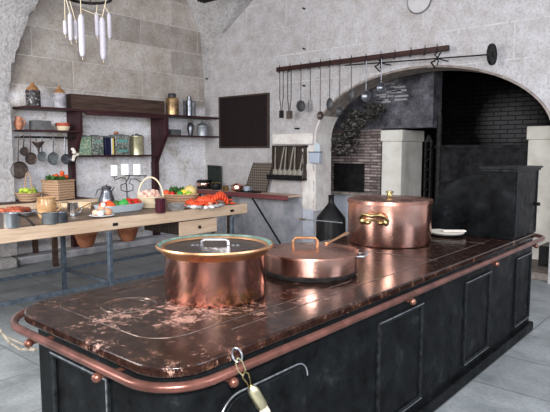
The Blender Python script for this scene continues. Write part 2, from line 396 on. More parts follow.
# vaulted ceiling: two families of vaults meeting in groins
h1p = [(3.08, 1.95), (3.27, 2.02), (3.35, 2.2), (3.46, 2.87), (3.58, 3.3), (3.74, 3.75), (4.2, 4.3), (5.2, 4.8), (6.0, 4.7), (6.62, 4.29), (6.94, 3.80), (7.0, 3.3), (7.03, 2.9)]
h2p = [(-7.86, 1.95), (-7.76, 2.7), (-7.66, 3.1), (-7.61, 3.4), (-7.29, 3.70), (-6.59, 4.15), (-5.5, 4.65), (-4, 4.95), (4, 5.0)]
def interp(t, x):
    if x <= t[0][0]: return t[0][1]
    for (a, b), (c, d) in zip(t, t[1:]):
        if x <= c: return b + (d - b) * (x - a) / (c - a)
    return t[-1][1]
def hy(y):
    if y < 3.08: y = 6.16 - y
    if y > 7.03: y = 7.03 - (y - 7.03)
    return interp(h1p, y)
xs = sorted(set([XL + .04 * k for k in range(26)] + [-6.8 + .15 * k for k in range(50)])); ys = [1.4 + .05 * k for k in range(112)] + [7.03]
m = MB(); G = [[m.v((x, y, max(hy(y), interp(h2p, x)))) for y in ys] for x in xs]
for i in range(len(xs) - 1):
    for j in range(len(ys) - 1): m.f([G[i][j], G[i][j + 1], G[i + 1][j + 1], G[i + 1][j]])
struct(m.build('ceiling', 'vault_stone'))
m = MB(); m.box((XL, 2.6, .14), (-7.56, 3.30, 2.25)); m.box((XL, 2.55, 0), (-7.42, 3.22, .14)); struct(m.build('wall_pilaster', 'vault_stone', bevel=.02))
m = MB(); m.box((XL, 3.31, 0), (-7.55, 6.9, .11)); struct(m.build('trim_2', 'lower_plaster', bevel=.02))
# below the counter the back wall is darker and smoother
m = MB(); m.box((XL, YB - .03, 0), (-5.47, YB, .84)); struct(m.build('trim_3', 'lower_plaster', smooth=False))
def rough_slab(x0, x1, z0, z1, y, th, nx, nz, amp, seed):
    rnd = random.Random(seed); m = MB(); g = []
    for i in range(nx + 1):
        row = []
        for j in range(nz + 1):
            x = x0 + (x1 - x0) * i / nx; z = z0 + (z1 - z0) * j / nz
            e = i in (0, nx) or j in (0, nz)
            x += rnd.uniform(-1, 1) * amp * (1.5 if e else .5); z += rnd.uniform(-1, 1) * amp * (1.5 if e else .5)
            row.append(m.v((x, y - (0 if e else th * rnd.uniform(.5, 1)), z)))
        g.append(row)
    for i in range(nx):
        for j in range(nz): m.f([g[i][j], g[i][j + 1], g[i + 1][j + 1], g[i + 1][j]])
    return m
struct(rough_slab(-5.52, -5.27, .62, 1.66, YB - .002, .035, 6, 20, .02, 3).build('trim_4', 'jamb_plaster'))
m = MB(); m.box((-5.47, YB - .02, 0), (-5.262, YB, .64)); struct(m.build('trim_5', 'cool_plaster', smooth=False))
m = MB(); m.box((-6.12, YB - .05, 1.69), (-5.27, YB, 1.87)); struct(m.build('trim_6', 'jamb_plaster', bevel=.012))
simple('dark_slab', (.008, .008, .009), .7, 0, (.034, .034, .037), 7, .4, spec=.1)
simple('flaked_brick', (.30, .29, .31), .9, c2=(.55, .53, .55), sc=12, bump=.5)
# hearth chamber
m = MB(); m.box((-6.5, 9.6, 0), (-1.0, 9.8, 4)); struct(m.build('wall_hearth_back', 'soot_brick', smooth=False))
m = MB(); m.box((-6.7, YB + WT, 0), (-6.5, 9.8, 4)); struct(m.build('wall_hearth_left', 'soot_grey', smooth=False))
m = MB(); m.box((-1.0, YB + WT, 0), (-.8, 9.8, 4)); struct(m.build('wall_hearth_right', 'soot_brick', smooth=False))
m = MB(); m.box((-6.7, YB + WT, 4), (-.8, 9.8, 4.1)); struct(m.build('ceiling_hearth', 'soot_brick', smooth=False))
OX0, OX1, OZ0, OZ1, FY = -5.55, -4.92, .88, 1.37, 8.0
m = MB(); m.box((-6.5, FY, OZ0), (OX0, FY + .5, 1.95)); m.box((OX1, FY, OZ0), (-4.62, FY + .5, 1.95)); m.box((OX0, FY, OZ1), (OX1, FY + .5, 1.95))
struct(m.build('wall_oven', 'thin_brick', smooth=False))
ov = thing('oven_door', 'black plate standing in for dark oven opening in thin brickwork under the arch', 'oven opening', ((OX0 + OX1) / 2, FY, OZ0))
m = MB(); m.box((OX0, FY - .012, OZ0 + .002), (OX1, FY + .03, OZ1)); m.build('dark_fill', 'black_pot', ov, bevel=.004)  # black sheet fills the oven opening so it looks fully dark
m = MB(); m.tube([(OX0 + .05, FY - .02, 1.1), (OX0 + .05, FY - .05, 1.12), (OX0 + .05, FY - .05, 1.18), (OX0 + .05, FY - .02, 1.2)], .008, 6); m.build('handle', 'wrought_iron', ov)
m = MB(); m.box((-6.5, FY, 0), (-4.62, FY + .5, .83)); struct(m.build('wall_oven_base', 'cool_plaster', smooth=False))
m = MB(); m.box((-6.4, FY - .14, .83), (-4.66, FY + .5, .88)); struct(m.build('trim_7', 'arch_stone', smooth=False, bevel=.01))
m = MB(); m.box((-6.5, FY, 1.95), (-3.72, FY + .3, 4)); struct(m.build('wall_hood', 'soot_grey', smooth=False))
rnd = random.Random(21); m = MB()
for k in range(26):
    a = atY(rnd.uniform(377, 402), rnd.uniform(79, 102), FY); w_ = rnd.uniform(.04, .13); m.box((a.x - w_, FY - .02, a.z - .016), (a.x + w_, FY + .01, a.z + .014))
for k in range(9):
    a = atY(rnd.uniform(436, 470), rnd.uniform(99, 106), FY); w_ = rnd.uniform(.02, .05); m.box((a.x - w_, FY - .02, a.z - .012), (a.x + w_, FY + .01, a.z + .012)) if a.x < -3.75 else 0
struct(m.build('trim_10', 'flaked_brick', smooth=False, bevel=.004))
for nm, x0, x1 in (('wall_pier_left', -4.60, -4.24), ('wall_pier_right', -2.32, -1.6)):
    m = MB(); m.box((x0, FY, 0), (x1, FY + .75, 1.74)); m.box((x0 - .02, FY - .02, 1.74), (x1 + .02, FY + .77, 1.925))
    struct(m.build(nm, 'pale_stone', smooth=False, bevel=.015))
m = MB(); m.box((-3.98, 8.75, 0), (-2.5, 9.6, 1.63)); m.box((-4.0, 8.70, 1.63), (-2.5, 9.6, 1.68)); struct(m.build('wall_firebox', 'dark_slab', smooth=False))
m = MB(); m.box((-5.2, YB + .1, 0), (-1.75, 9.6, .09)); struct(m.build('floor_hearth', 'arch_stone', smooth=False, bevel=.01))
# broken, sooty stones where the arch meets the oven wall
rnd = random.Random(5); m = MB()
for k in range(110):
    a = math.radians(rnd.uniform(0, 52)); q = rnd.uniform(.86, 1.0)
    p = (AX - AA * q * math.cos(a), YB + WT + rnd.uniform(.02, .4), AZ - .22 + AB * q * math.sin(a) * 1.02)
    m.ball(p, rnd.uniform(.03, .07), (1.3, 1, .7), 8, 6, .2)
struct(m.build('trim_8', 'rubble', smooth=False))

# ================================================================== THE RANGE
R0 = (-1.95, 3.1, 0)
X0, X1, Y0, Y1, ZT = -2.53, -1.365, 1.045, 5.17, .88
rg = thing('cast_iron_range', 'long black cast iron cooking range with worn rust-brown top and panelled sides', 'kitchen range', R0)
def rrect(x0, y0, x1, y1, rs, n=8):            # rounded rectangle, radii for corners (x0y0, x1y0, x1y1, x0y1)
    P_ = []
    for (cx, cy, a), r in zip(((x0, y0, 180), (x1, y0, 270), (x1, y1, 0), (x0, y1, 90)), rs):
        ox = cx + (r if cx == x0 else -r); oy = cy + (r if cy == y0 else -r)
        for k in range(n + 1):
            t = math.radians(a + 90 * k / n); P_.append((ox + r * math.cos(t), oy + r * math.sin(t)))
    return P_
m = MB(); m.prism(rrect(X0, Y0, X1, Y1, (.20, .17, .17, .12)), 'z', ZT - .042, ZT); m.build('range_top', 'range_top', rg, bevel=.008)
BX0, BX1, BY0, BY1 = -2.42, -1.392, 1.12, 5.08
m = MB(); m.prism(rrect(BX0, BY0, BX1, BY1, (.02, .10, .02, .02)), 'z', .06, ZT - .042); m.build('body', 'black_iron', rg)
m = MB(); m.prism(rrect(BX0 - .02, BY0 - .025, BX1 + .035, BY1 + .02, (.02, .12, .02, .02)), 'z', 0, .075); m.build('plinth', 'black_iron', rg, bevel=.008)
simple('frame_iron', (.005, .0055, .006), .4, 0, (.020, .022, .025), 30, spec=.08)
def frame_x(y0, y1, z0, z1, x=BX1, w=.022, d=.014):
    m = MB()
    for a, b in (((y0, z0), (y0 + w, z1)), ((y1 - w, z0), (y1, z1)), ((y0 + w, z0), (y1 - w, z0 + w)), ((y0 + w, z1 - w), (y1 - w, z1))):
        m.box((x - .002, a[0], a[1]), (x + d, b[0], b[1]))
    f = m.build('side_panel', 'frame_iron', rg, bevel=.004)
    m = MB(); m.box((x - .002, y0 + w, z0 + w), (x + .003, y1 - w, z1 - w)); m.build('panel_field', 'black_iron', f)
    m = MB(); m.box((x + d - .001, y0 + .002, z1 - .007), (x + d + .002, y1 - .002, z1 - .002)); m.build('glint_bead', 'bright_edge', f)  # thin pale bar imitating the glint along a panel edge
    m = MB(); m.box((x + d - .001, y0 + .006, z0 + .002), (x + d + .002, y1 - .002, z0 + .007)); m.build('glint_bead', 'bright_edge', f)
for a in ((2.41, 2.92), (3.56, 4.03), (4.63, 5.03)): frame_x(a[0], a[1], .13, .715)
m = MB(); w = .022; y = BY0
for a, b in (((-2.27, .12), (-2.248, .72)), ((-1.84, .12), (-1.818, .72)), ((-2.248, .12), (-1.84, .142)), ((-2.248, .698), (-1.84, .72))): m.box((a[0], y - .014, a[1]), (b[0], y + .002, b[1]))
f = m.build('end_panel', 'frame_iron', rg, bevel=.004)
m = MB(); m.box((-2.268, y - .018, .712), (-1.82, y - .012, .719)); m.build('glint_bead', 'bright_edge', f)  # same imitated highlight line on the end panel
m = MB(); m.box((-1.826, y - .018, .13), (-1.821, y - .012, .712)); m.build('glint_bead', 'bright_edge', f)
# oven door with rounded shoulders, standing proud of the side
dl = [(1.27, .16), (1.27, .60)] + [(1.27 + .11 - .11 * math.cos(math.radians(t)), .60 + .11 * math.sin(math.radians(t))) for t in range(10, 91, 10)] + [(1.70, .71)] + [(1.72 + .07 * math.sin(math.radians(t)), .64 + .07 * math.cos(math.radians(t))) for t in range(0, 91, 15)] + [(1.79, .16)]
m = MB(); m.prism(dl, 'x', BX1 - .002, BX1 + .022); od = m.build('oven_door', 'black_iron', rg, bevel=.004)
m = MB(); m.tube([(BX1 + .024, a, b) for a, b in dl[1:-1]], .0035, 6)
m.build('door_edge', 'bright_edge', od)
m = MB(); m.tube([(BX1 + .024, 1.53 + (a - 1.53) * .93, .45 + (b - .45) * .93) for a, b in dl[1:-1]], .002, 6); m.build('inner_bead', 'frame_iron', od)
# rail all the way round, on stub brackets with ball ends
o = .062; RZ = .832
rl = rrect(X0 - o, Y0 - o * .7, X1 + o * .85, Y1 + o * 1.4, (.27, .20, .20, .16), 12)
m = MB(); m.tube([(a, b, RZ) for a, b in rl], .0175, 12, True); m.build('guard_rail', 'rail_metal', rg)
simple('ball_metal', (.14, .055, .04), .32, .7, (.32, .15, .11), 10)
for (x, y, sx, sy) in ((onY(27, .985, .80).x, 1.0, 0, -1), (onY(95, .985, .80).x, 1.0, 0, -1), (X1 + .055, onX(233, X1 + .06, .80).y, 1, 0), (X1 + .055, 2.62, 1, 0), (X1 + .055, 3.9, 1, 0), (X1 + .055, 4.85, 1, 0), (X0 - .06, 2.0, -1, 0), (X0 - .06, 3.8, -1, 0)):
    m = MB(); bx, by = (x - sx * .10, y - sy * .13)
    m.tube([(bx, by, RZ - .035), (x, y, RZ - .035)], .009, 8); m.ball((x + sx * .008, y + sy * .008, RZ - .035), .019, (1, 1, 1), 12, 8); m.build('rail_bracket', 'ball_metal', rg)
# hotplates and seams on the top
def ring(c, r):
    for rr, w in ((r, .008), (r * .93, .003), (r * .72, .004)):
        m = MB(); m.torus((c[0], c[1], ZT), rr, w * .55, 48, 6); m.build('hotplate_ring', 'seam_iron', rg)
simple('seam_iron', (.05, .035, .03), .30, .6, (.17, .12, .10), 30)
ring((-2.14, 1.43), .125)
m = MB()
pl = rrect(-2.42, 1.20, -1.62, 2.55, (.10, .15, .05, .05), 6)
m.tube([(a, b, ZT - .0005) for a, b in pl], .0032, 6, True)
for yy in (3.35, 4.2): m.tube([(-2.42, yy, ZT - .0005), (-1.5, yy, ZT - .0005)], .0035, 6)
m.tube([(-1.53, 1.5, ZT - .0005), (-1.53, 4.4, ZT - .0005)], .0035, 6); m.build('plate_seam', 'seam_iron', rg)

# black roll hood at the far end
hc = thing('black_hood', 'black iron cupboard with curved roll front standing on far end of range', 'cupboard', (-1.7, 4.8, ZT))
pr = [(-2.13, ZT)] + [(-1.62 - .50 * math.cos(math.radians(t)), ZT + .03 + .50 * math.sin(math.radians(t))) for t in range(0, 86, 6)] + [(-1.64, 1.40), (-1.64, 1.445), (-1.385, 1.445), (-1.385, ZT)]
m = MB(); m.prism(pr, 'y', 4.50, 5.13); m.build('cupboard_body', 'black_iron', hc, bevel=.004)
m = MB(); m.box((-1.67, 4.475, 1.445), (-1.36, 5.16, 1.463)); m.box((-1.655, 4.488, 1.425), (-1.372, 5.147, 1.447)); m.build('cornice', 'frame_iron', hc, bevel=.004)
for yq in (4.53, 5.085): m = MB(); m.box((-1.386, yq, .90), (-1.378, yq + .015, 1.42)); m.build('side_moulding', 'frame_iron', hc)
m = MB(); m.ball((-1.365, 5.09, 1.13), .017, (1, 1, 1), 10, 8); m.build('knob', 'wrought_iron', hc)

# ================================================================== COPPER ON THE RANGE
def bail(m, c, w, h, ang, r=.006, z=0):        # strap handle over a lid
    d = V((math.cos(ang), math.sin(ang), 0)); c = V(c)
    pts = [c - d * w, c - d * w + V((0, 0, h * .7)), c - d * (w - .015) + V((0, 0, h)), c + d * (w - .015) + V((0, 0, h)), c + d * w + V((0, 0, h * .7)), c + d * w]
    m.tube(pts, r, 8)
dd = V((math.cos(YAW), math.sin(YAW), 0))
ANG = YAW                                       # handles run across the view
c, r = stand(216, 309, ZT, 100)
p1 = thing('copper_stockpot', 'large worn copper pot with flared rim and verdigris inside, nearest of the three', 'pot', tuple(c))
h = .262
m = MB(); m.lathe(c, [(0, .003), (r * .97, .003), (r, .015), (r * 1.0, h - .045), (r * 1.01, h - .04), (r * .99, h - .04), (r * .985, .02), (0, .02)], 64); m.build('pot_body', 'worn_copper', p1)
m = MB(); m.lathe(c, [(r * 1.0, h - .048), (r * 1.10, h - .022), (r * 1.145, h - .016), (r * 1.16, h - .006), (r * 1.145, h + .002), (r * 1.125, h)], 64); rm = m.build('rim', 'rim_copper', p1)
m = MB(); m.lathe(c, [(r * 1.126, h + .0005), (r * 1.06, h - .008)], 64); m.build('rim_lining', 'verdigris', rm)
m = MB(); m.lathe(c, [(r * 1.06, h - .008), (r * 1.03, h - .005), (r * 1.0, h - .012), (r * .97, h - .035)], 64); m.build('inner_ring', 'rim_copper', rm)
m = MB(); m.lathe(c, [(0, h - .012), (r * .6, h - .014), (r * .93, h - .020), (r * .985, h - .016), (r * .99, h - .024), (0, h - .03)], 64); ld = m.build('lid', 'dark_lid', p1)
m = MB(); bail(m, c + V((0, 0, h - .014)), .066, .032, ANG, .008)
for s in (-1, 1):
    for q in (.0, .022, .044): m.ball(c + dd * s * (.066 + q) + V((0, 0, h - .012)), .010, (1, 1, .5), 8, 6)
m.build('handle', 'steel', ld)

c2, r = stand(311, 284, ZT, 92)
p2 = thing('copper_saute_pan', 'low wide copper pan with flat lid standing between the two taller pots', 'pan', tuple(c2))
h = .135
m = MB(); m.lathe(c2, [(0, .004), (r * .95, .004), (r * .985, .02), (r, .04), (r, h), (r * .985, h), (r * .98, .02), (0, .016)], 64); m.build('pan_body', 'copper', p2)
m = MB(); m.lathe(c2, [(0, .0015), (r * .955, .0015), (r * 1.0, .02), (r * 1.004, .03), (r * .99, .032), (r*.9, .003)], 64); m.build('shade_ring', 'wrought_iron', p2)  # black ring standing in for the shadow under the pan
m = MB(); m.lathe(c2, [(0, h + .02), (r * .35, h + .019), (r * .8, h + .010), (r * 1.02, h + .001), (r * 1.025, h - .010), (r * 1.01, h - .010), (0, h + .004)], 64); ld = m.build('lid', 'lid_copper', p2)
m = MB(); bail(m, c2 - dd * .035 + V((0, 0, h + .012)), .072, .062, ANG, .0085); m.build('lid_handle', 'rim_copper', ld)
hd = V((math.cos(ANG + .9), math.sin(ANG + .9), 0))
m = MB(); m.tube([c2 + hd * r * .6 + V((0, 0, h + .02)), c2 + hd * r * .95 + V((0, 0, h + .03)), c2 + hd * r * 1.5 + V((0, 0, h + .055))], [.012, .010, .015], 8, flat=.5); m.build('long_handle', 'rim_copper', ld)
m = MB(); e = c2 + dd * r * .98 + V((0, 0, h - .03)); pr_ = V((-dd.y, dd.x, 0))
m.tube([e - pr_ * .05 - dd * .02, e - pr_ * .05 + dd * .035, e + dd * .065 + V((0, 0, .012)), e + pr_ * .05 + dd * .035, e + pr_ * .05 - dd * .02], .008, 8); m.build('side_handle', 'steel', p2)

c3, r = stand(388.5, 249, ZT, 81.5)
p3 = thing('tall_copper_pot', 'tall bright copper pot with brass side handles, farthest of the three', 'pot', tuple(c3))
h = .335
m = MB(); m.lathe(c3, [(0, .003), (r * .985, .003), (r, .012), (r, h), (r * 1.012, h + .004), (r * .985, h + .006), (r * .98, .02), (0, .014)], 72); m.build('pot_body', 'copper', p3)
m = MB(); m.lathe(c3, [(0, h + .022), (r * .5, h + .020), (r * .93, h + .012), (r * .99, h + .010), (r * 1.02, h + .006), (r * 1.025, h - .018), (r * 1.015, h - .018), (r * 1.0, h), (0, h + .008)], 72); ld = m.build('lid', 'lid_copper', p3)
m = MB(); m.lathe(c3 + V((0, 0, h + .02)), [(.03, 0), (.022, .01), (.02, .03), (.03, .034), (.03, .046), (0, .048)], 20); m.build('knob', 'brass', ld)
for s in (-1, 1):
    a = math.atan2(-c3.y, -c3.x) - .34 + (0 if s < 0 else math.pi)
    n_ = V((math.cos(a), math.sin(a), 0)); t_ = V((-math.sin(a), math.cos(a), 0)); q = c3 + n_ * (r + .002) + V((0, 0, h * .66))
    m = MB()
    m.tube([q - t_ * .105 + V((0, 0, -.02)), q - t_ * .095 + n_ * .022 + V((0, 0, .01)), q - t_ * .06 + n_ * .05 + V((0, 0, .034)), q + n_ * .055 + V((0, 0, .022)), q + t_ * .06 + n_ * .05 + V((0, 0, .034)), q + t_ * .095 + n_ * .022 + V((0, 0, .01)), q + t_ * .105 + V((0, 0, -.02))], [.014, .013, .014, .016, .014, .013, .014], 10)
    for k in (-1, 1):
        m.ball(q + t_ * k * .092 + V((0, 0, -.025)), .036, (.6, .6, .8), 12, 8); m.ball(q + t_ * k * .05 + V((0, 0, -.032)) + n_ * -.006, .028, (.9, .9, .7), 12, 8)
    m.tube([q - t_ * .09 + V((0, 0, -.03)), q + V((0, 0, -.012)), q + t_ * .09 + V((0, 0, -.03))], .011, 8)
    m.build('brass_handle', 'brass', p3)

pt = thing('oval_platter', 'shallow dark dish under pale folded paper beside tall copper pot on range', 'plate', tuple(atz(446, 235.5, ZT)))
c = V(pt['_o']); m = MB(); m.lathe(c, [(0, .004), (.09, .004), (.14, .02), (.145, .022), (.14, .026), (.09, .012), (0, .010)], 32); m.build('dish', 'lead_box', pt)
m = MB(); m.lathe(c, [(0, .013), (.085, .014), (.135, .030), (.137, .036), (.09, .032), (0, .034)], 26, 1.1, 1, 0); m.at(c + V((.06, .03, .045)), rz=.7); m.box((-.10, -.025, -.006), (.09, .03, .004)); tag(m.build('folded_paper', 'paper', origin=c), 'creamy white folded paper lying in dish beside tall copper pot', 'paper')

# ================================================================== BARRIER ROPE
q0 = atX(237, 355, X1 + .053)
rp = thing('barrier_rope', 'brass-capped rope hanging from the front rail of the range by a chain link', 'rope', tuple(q0))
m = MB(); m.tube(arc(q0, .025, 0, 360, 16, 'xz')[:-1], .0035, 6, True); m.build('hook_ring', 'steel', rp)
L1 = [atX(u, v_, X1 + .075) for u, v_ in ((238, 358), (235.5, 363), (238, 371), (243, 376), (245.5, 370), (242, 361))]
m = MB(); m.tube(L1, .0028, 6, True); m.build('chain_link', 'pale_brass', rp)
L2 = [atX(u, v_, X1 + .075) for u, v_ in ((244, 372), (242, 377), (247, 383), (249, 388), (251, 387), (250, 380), (248, 373))]
m = MB(); m.tube(L2, .003, 6, True); m.build('eye', 'brass', rp)
a, b = atX(250.5, 386, X1 + .075), atX(262, 406, X1 + .085); d = (b - a)
m = MB(); m.tube([a, a + d * .12, a + d * .25, a + d * .97, b], [.008, .017, .021, .022, .020], 16); m.build('end_cap', 'pale_brass', rp)
e = b; pts = [e - d * .1, e + d * .3, e + d * .9 + V((.02, 0, -.03)), V((e.x + .08, e.y + .14, .28)), V((e.x + .12, e.y + .12, .06)), V((e.x + .25, e.y - .02, .02)), V((e.x + .45, e.y - .3, .02))]
m = MB(); m.tube(pts, .0185, 12); m.build('cord', 'rope_fibre', rp)
lr = [V((-2.41, .965, RZ - .035)), atY(36, 350, 1.0), atY(20, 349, .97), atY(8, 341, .94), atY(0, 330, .92), atY(-12, 305, .90), atY(-30, 270, .86)]
m = MB(); m.tube(lr, .0055, 8); tag(m.build('barrier_rope', 'old_rope', origin=lr[0]), 'pale rope slung from left end of the range rail', 'rope')
# ================================================================== LONG WORK TABLE
TZ = .90
tb = thing('work_table', 'long thick pine-edged work table on blue-grey metal frame', 'table', (-5.4, 3.0, 0))
m = MB(); m.box((-6.42, .6, TZ - .11), (-4.985, 5.10, TZ - .002)); m.build('tabletop', 'table_boards', tb)
m = MB(); m.box((-4.985, .6, TZ - .125), (-4.94, 5.145, TZ)); m.build('edge_board', 'pine', tb, bevel=.006)
m = MB(); m.box((-6.42, 5.10, TZ - .125), (-4.985, 5.145, TZ)); m.build('edge_board', 'pine_x', tb, bevel=.006)
m = MB()
for y in (3.16, 4.86): m.box((-4.94, y - .03, TZ - .085), (-4.934, y + .03, TZ - .055))
m.build('bolt_plate', 'wrought_iron', tb)
for x in (-4.80, -5.74):
    for y in (1.25, 3.0, 4.72):
        m = MB(); m.box((x - .022, y - .022, 0), (x + .022, y + .022, TZ - .12)); m.build('leg', 'blue_steel', tb, bevel=.004)
for x in (-4.80, -5.74):
    m = MB(); m.box((x - .014, .7, .25), (x + .014, 4.74, .285)); m.build('stretcher', 'blue_steel', tb)
for y in (1.25, 3.0, 4.72):
    m = MB(); m.box((-5.74, y - .014, .25), (-4.80, y + .014, .28)); m.build('cross_bar', 'blue_steel', tb)
m = MB(); m.box((-5.7, 4.06, TZ - .30), (-5.0, 4.60, TZ - .13)); dr = m.build('drawer', 'niche_wood', tb)
m = MB(); m.box((-5.0, 4.04, TZ - .31), (-4.975, 4.63, TZ - .14)); m.build('drawer_front', 'pine', dr, bevel=.004)
m = MB(); m.ball((-4.955, 4.33, TZ - .225), .020, (1, 1, 1), 12, 8); m.build('knob', 'wrought_iron', dr)

def T(x, y, w): return stand(x, y, TZ, w)
# bench against the wall
bn = thing('wall_bench', 'pale wooden bench counter against left wall, below hanging pans', 'bench', (-7.3, 3.4, 0))
m = MB(); m.box((-7.80, 1.9, .86), (-7.12, 4.26, .90)); m.build('bench_top', 'old_oak', bn)
m = MB(); m.box((-7.12, 1.9, .80), (-7.08, 4.26, .905)); m.build('bench_front', 'pine', bn, bevel=.005)
m = MB(); m.box((-7.80, 3.98, .60), (-7.10, 4.24, .80)); m.build('chest', 'pine', bn, bevel=.005)
for y in (2.0, 3.62):
    for x in (-7.16, -7.74):
        m = MB(); m.box((x - .03, y - .03, 0 if x > -7.6 else .11), (x + .03, y + .03, .80)); m.build('leg', 'old_oak', bn)

def basket(name, label, c, r0, r1, h, mat, sy=1.0, cat='basket', rz=0):
    t = thing(name, label, cat, tuple(c)); m = MB(); m.at(c, rz=rz)
    m.lathe((0, 0, 0), [(0, .003), (r0, .003), (r0 * 1.02, .01), ((r0 + r1) / 2 * 1.03, h * .5), (r1, h - .01), (r1 * .95, h - .01), (r0 * .93, .015), (0, .015)], 36, 1, sy); m.build('basket_body', mat, t)
    m = MB(); m.at(c, rz=rz); m.torus((0, 0, h - .004), r1 * .985, .010, 36, 8, 1, sy); m.build('braided_rim', mat, t)
    return t
def handle_hoop(t, c, r, h, z0, mat, th=.008, a=ANG):
    d = V((math.cos(a), math.sin(a), 0)); c = V(c)
    m = MB(); m.tube([c + d * r * math.cos(math.radians(k)) + V((0, 0, z0 + h * math.sin(math.radians(k)))) for k in range(0, 181, 12)], th, 8); m.build('handle', mat, t)

# saucepans near the left edge
c, r = T(11, 229, 19)
t = thing('saucepan', 'small bright steel saucepan with black iron handle at left edge of table', 'saucepan', tuple(c))
m = MB(); m.lathe(c, [(0, .002), (r * .93, .002), (r, .02), (r, .13), (r * 1.03, .135), (r * .96, .133), (r * .95, .02), (0, .012)], 40); m.build('pan_body', 'steel', t)
m = MB(); m.tube([c + dd * r * .9 + V((0, 0, .12)), c + dd * (r + .05) + V((0, 0, .10)), c + dd * (r + .13) + V((.03, -.02, .025))], [.010, .009, .011], 8); m.build('handle', 'wrought_iron', t)
c, r = T(15, 218, 36)
t = thing('oval_dish', 'oval zinc dish heaped with cooked meat behind the bright saucepan', 'dish', tuple(c))
m = MB(); m.at(c, rz=.9); m.lathe((0, 0, 0), [(0, .003), (r * .8, .003), (r * .98, .035), (r * 1.08, .045), (r * 1.06, .050), (r * .95, .042), (r * .78, .014), (0, .014)], 40, 1.1, .9); m.build('dish_body', 'zinc', t)
m = MB(); m.tube([c + dd * r * 1.0 + V((0, 0, .045)), c + dd * (r * 1.0 + .09) + V((0, 0, .05))], [.012, .009], 8, flat=.5); m.build('lug', 'zinc', t)
rnd = random.Random(11); mo = None
for k in range(15):
    a = rnd.uniform(0, 6.28); q = r * .78 * math.sqrt(rnd.random()); z = .05 + .028 * (1 - q / r)
    p = c + V((q * math.cos(a), q * math.sin(a), z))
    if mo is None:
        m = MB(); m.ball(p, .042, (1.35, .9, .7), 14, 9, .06); mo = tag(m.build('piece_of_meat', 'meat', origin=p), 'red-brown piece of cooked meat heaped in oval zinc dish', 'meat', 'cooked meat in the zinc dish')
    else: dup(mo, p, mo['label'], None, rnd.uniform(0, 6))
# basket of green things on the bench, and the tall hamper beside it
c, r = stand(29, 202, .90, 21)
t = basket('wicker_basket', 'shallow wicker basket with hooped handle holding yellow-green fruit on bench', c, r * .8, r * 1.15, .115, 'wicker')
handle_hoop(t, c, .05, .30, .09, 'wicker', .009, ANG)
def pile(name, cat, label, grp, mat, c, R, n, r, z0, sc=(1, 1, 1), seed=1, rise=.03, bump=0, single=False):
    rnd = random.Random(seed); first = None; k = 0; pts = []; tries = 0
    while k < n and tries < 900:
        tries += 1
        a = rnd.uniform(0, 6.28); q = R * math.sqrt(rnd.random()); lay = 0 if k < n * .65 else 1
        p = V(c) + V((q * math.cos(a), q * math.sin(a), z0 + lay * r * 1.1 + rise * (1 - q / R)))
        if any((p - o_).length < r * 1.35 for o_ in pts): continue
        pts.append(p); k += 1
        if first is None:
            m = MB(); m.ball(p, r, sc, 14, 9, bump); first = tag(m.build(name, mat, origin=p), label, cat, grp)
        else: dup(first, p, label, None, rnd.uniform(0, 6))
pile('lime', 'fruit', 'yellow-green lime in the shallow hooped basket on bench', 'limes in the hooped basket', 'lime_fruit', c, r * .72, 9, .038, .10, (1.15, 1, 1), 3)
def leaves(name, label, cat, c, R, n, L, z, mat='leaf', seed=2):
    rnd = random.Random(seed); m = MB()
    for k in range(n):
        a = rnd.uniform(0, 6.28); q = R * math.sqrt(rnd.random()); el = rnd.uniform(.1, 1.2); b = rnd.uniform(0, 6.28)
        p = V(c) + V((q * math.cos(a), q * math.sin(a), z + rnd.uniform(0, L * .5)))
        d = V((math.cos(b) * math.cos(el), math.sin(b) * math.cos(el), math.sin(el))); s_ = V((-math.sin(b), math.cos(b), 0)) * L * .28
        m.f([m.v(p), m.v(p + d * L * .5 + s_), m.v(p + d * L), m.v(p + d * L * .5 - s_ + V((0, 0, L * .1)))])
        m.tube([p, p + d * L * .9], .0025, 4)
    return tag(m.build(name, mat, origin=c), label, cat, kind='stuff')
leaves('herb_leaves', 'dark green leaves tucked among limes in the hooped basket', 'leaves', c, r * .8, 26, .06, .10)
c = V((-7.42, onX(58.5, -7.42, 1)[1], .90)); w = .155
t = thing('wicker_hamper', 'tall square woven wicker hamper with red fruit and greenery on bench', 'basket', tuple(c))
m = MB(); m.at(c, rz=ANG * .4)
for a, b in (((-w, -w, 0), (w, -w + .02, .26)), ((-w, w - .02, 0), (w, w, .27)), ((-w, -w + .02, 0), (-w + .02, w - .02, .27)), ((w - .02, -w + .02, 0), (w, w - .02, .27)), ((-w + .02, -w + .02, 0), (w - .02, w - .02, .02))): m.box(a, b)
m.build('basket_body', 'wicker', t, bevel=.008)
m = MB(); m.at(c, rz=ANG * .4); m.tube([(-w, -w, .27), (w, -w, .27), (w, w, .27), (-w, w, .27)], .013, 8, True); m.build('braided_rim', 'wicker', t)
leaves('green_foliage', 'green leafy sprigs filling the top of the tall square hamper', 'leaves', c, .14, 80, .085, .25, seed=5)
pile('red_pepper', 'pepper', 'small red pepper among leaves in the tall square hamper', 'red peppers in the square hamper', 'tomato', c, .12, 5, .034, .32, (1, 1, .9), 9)
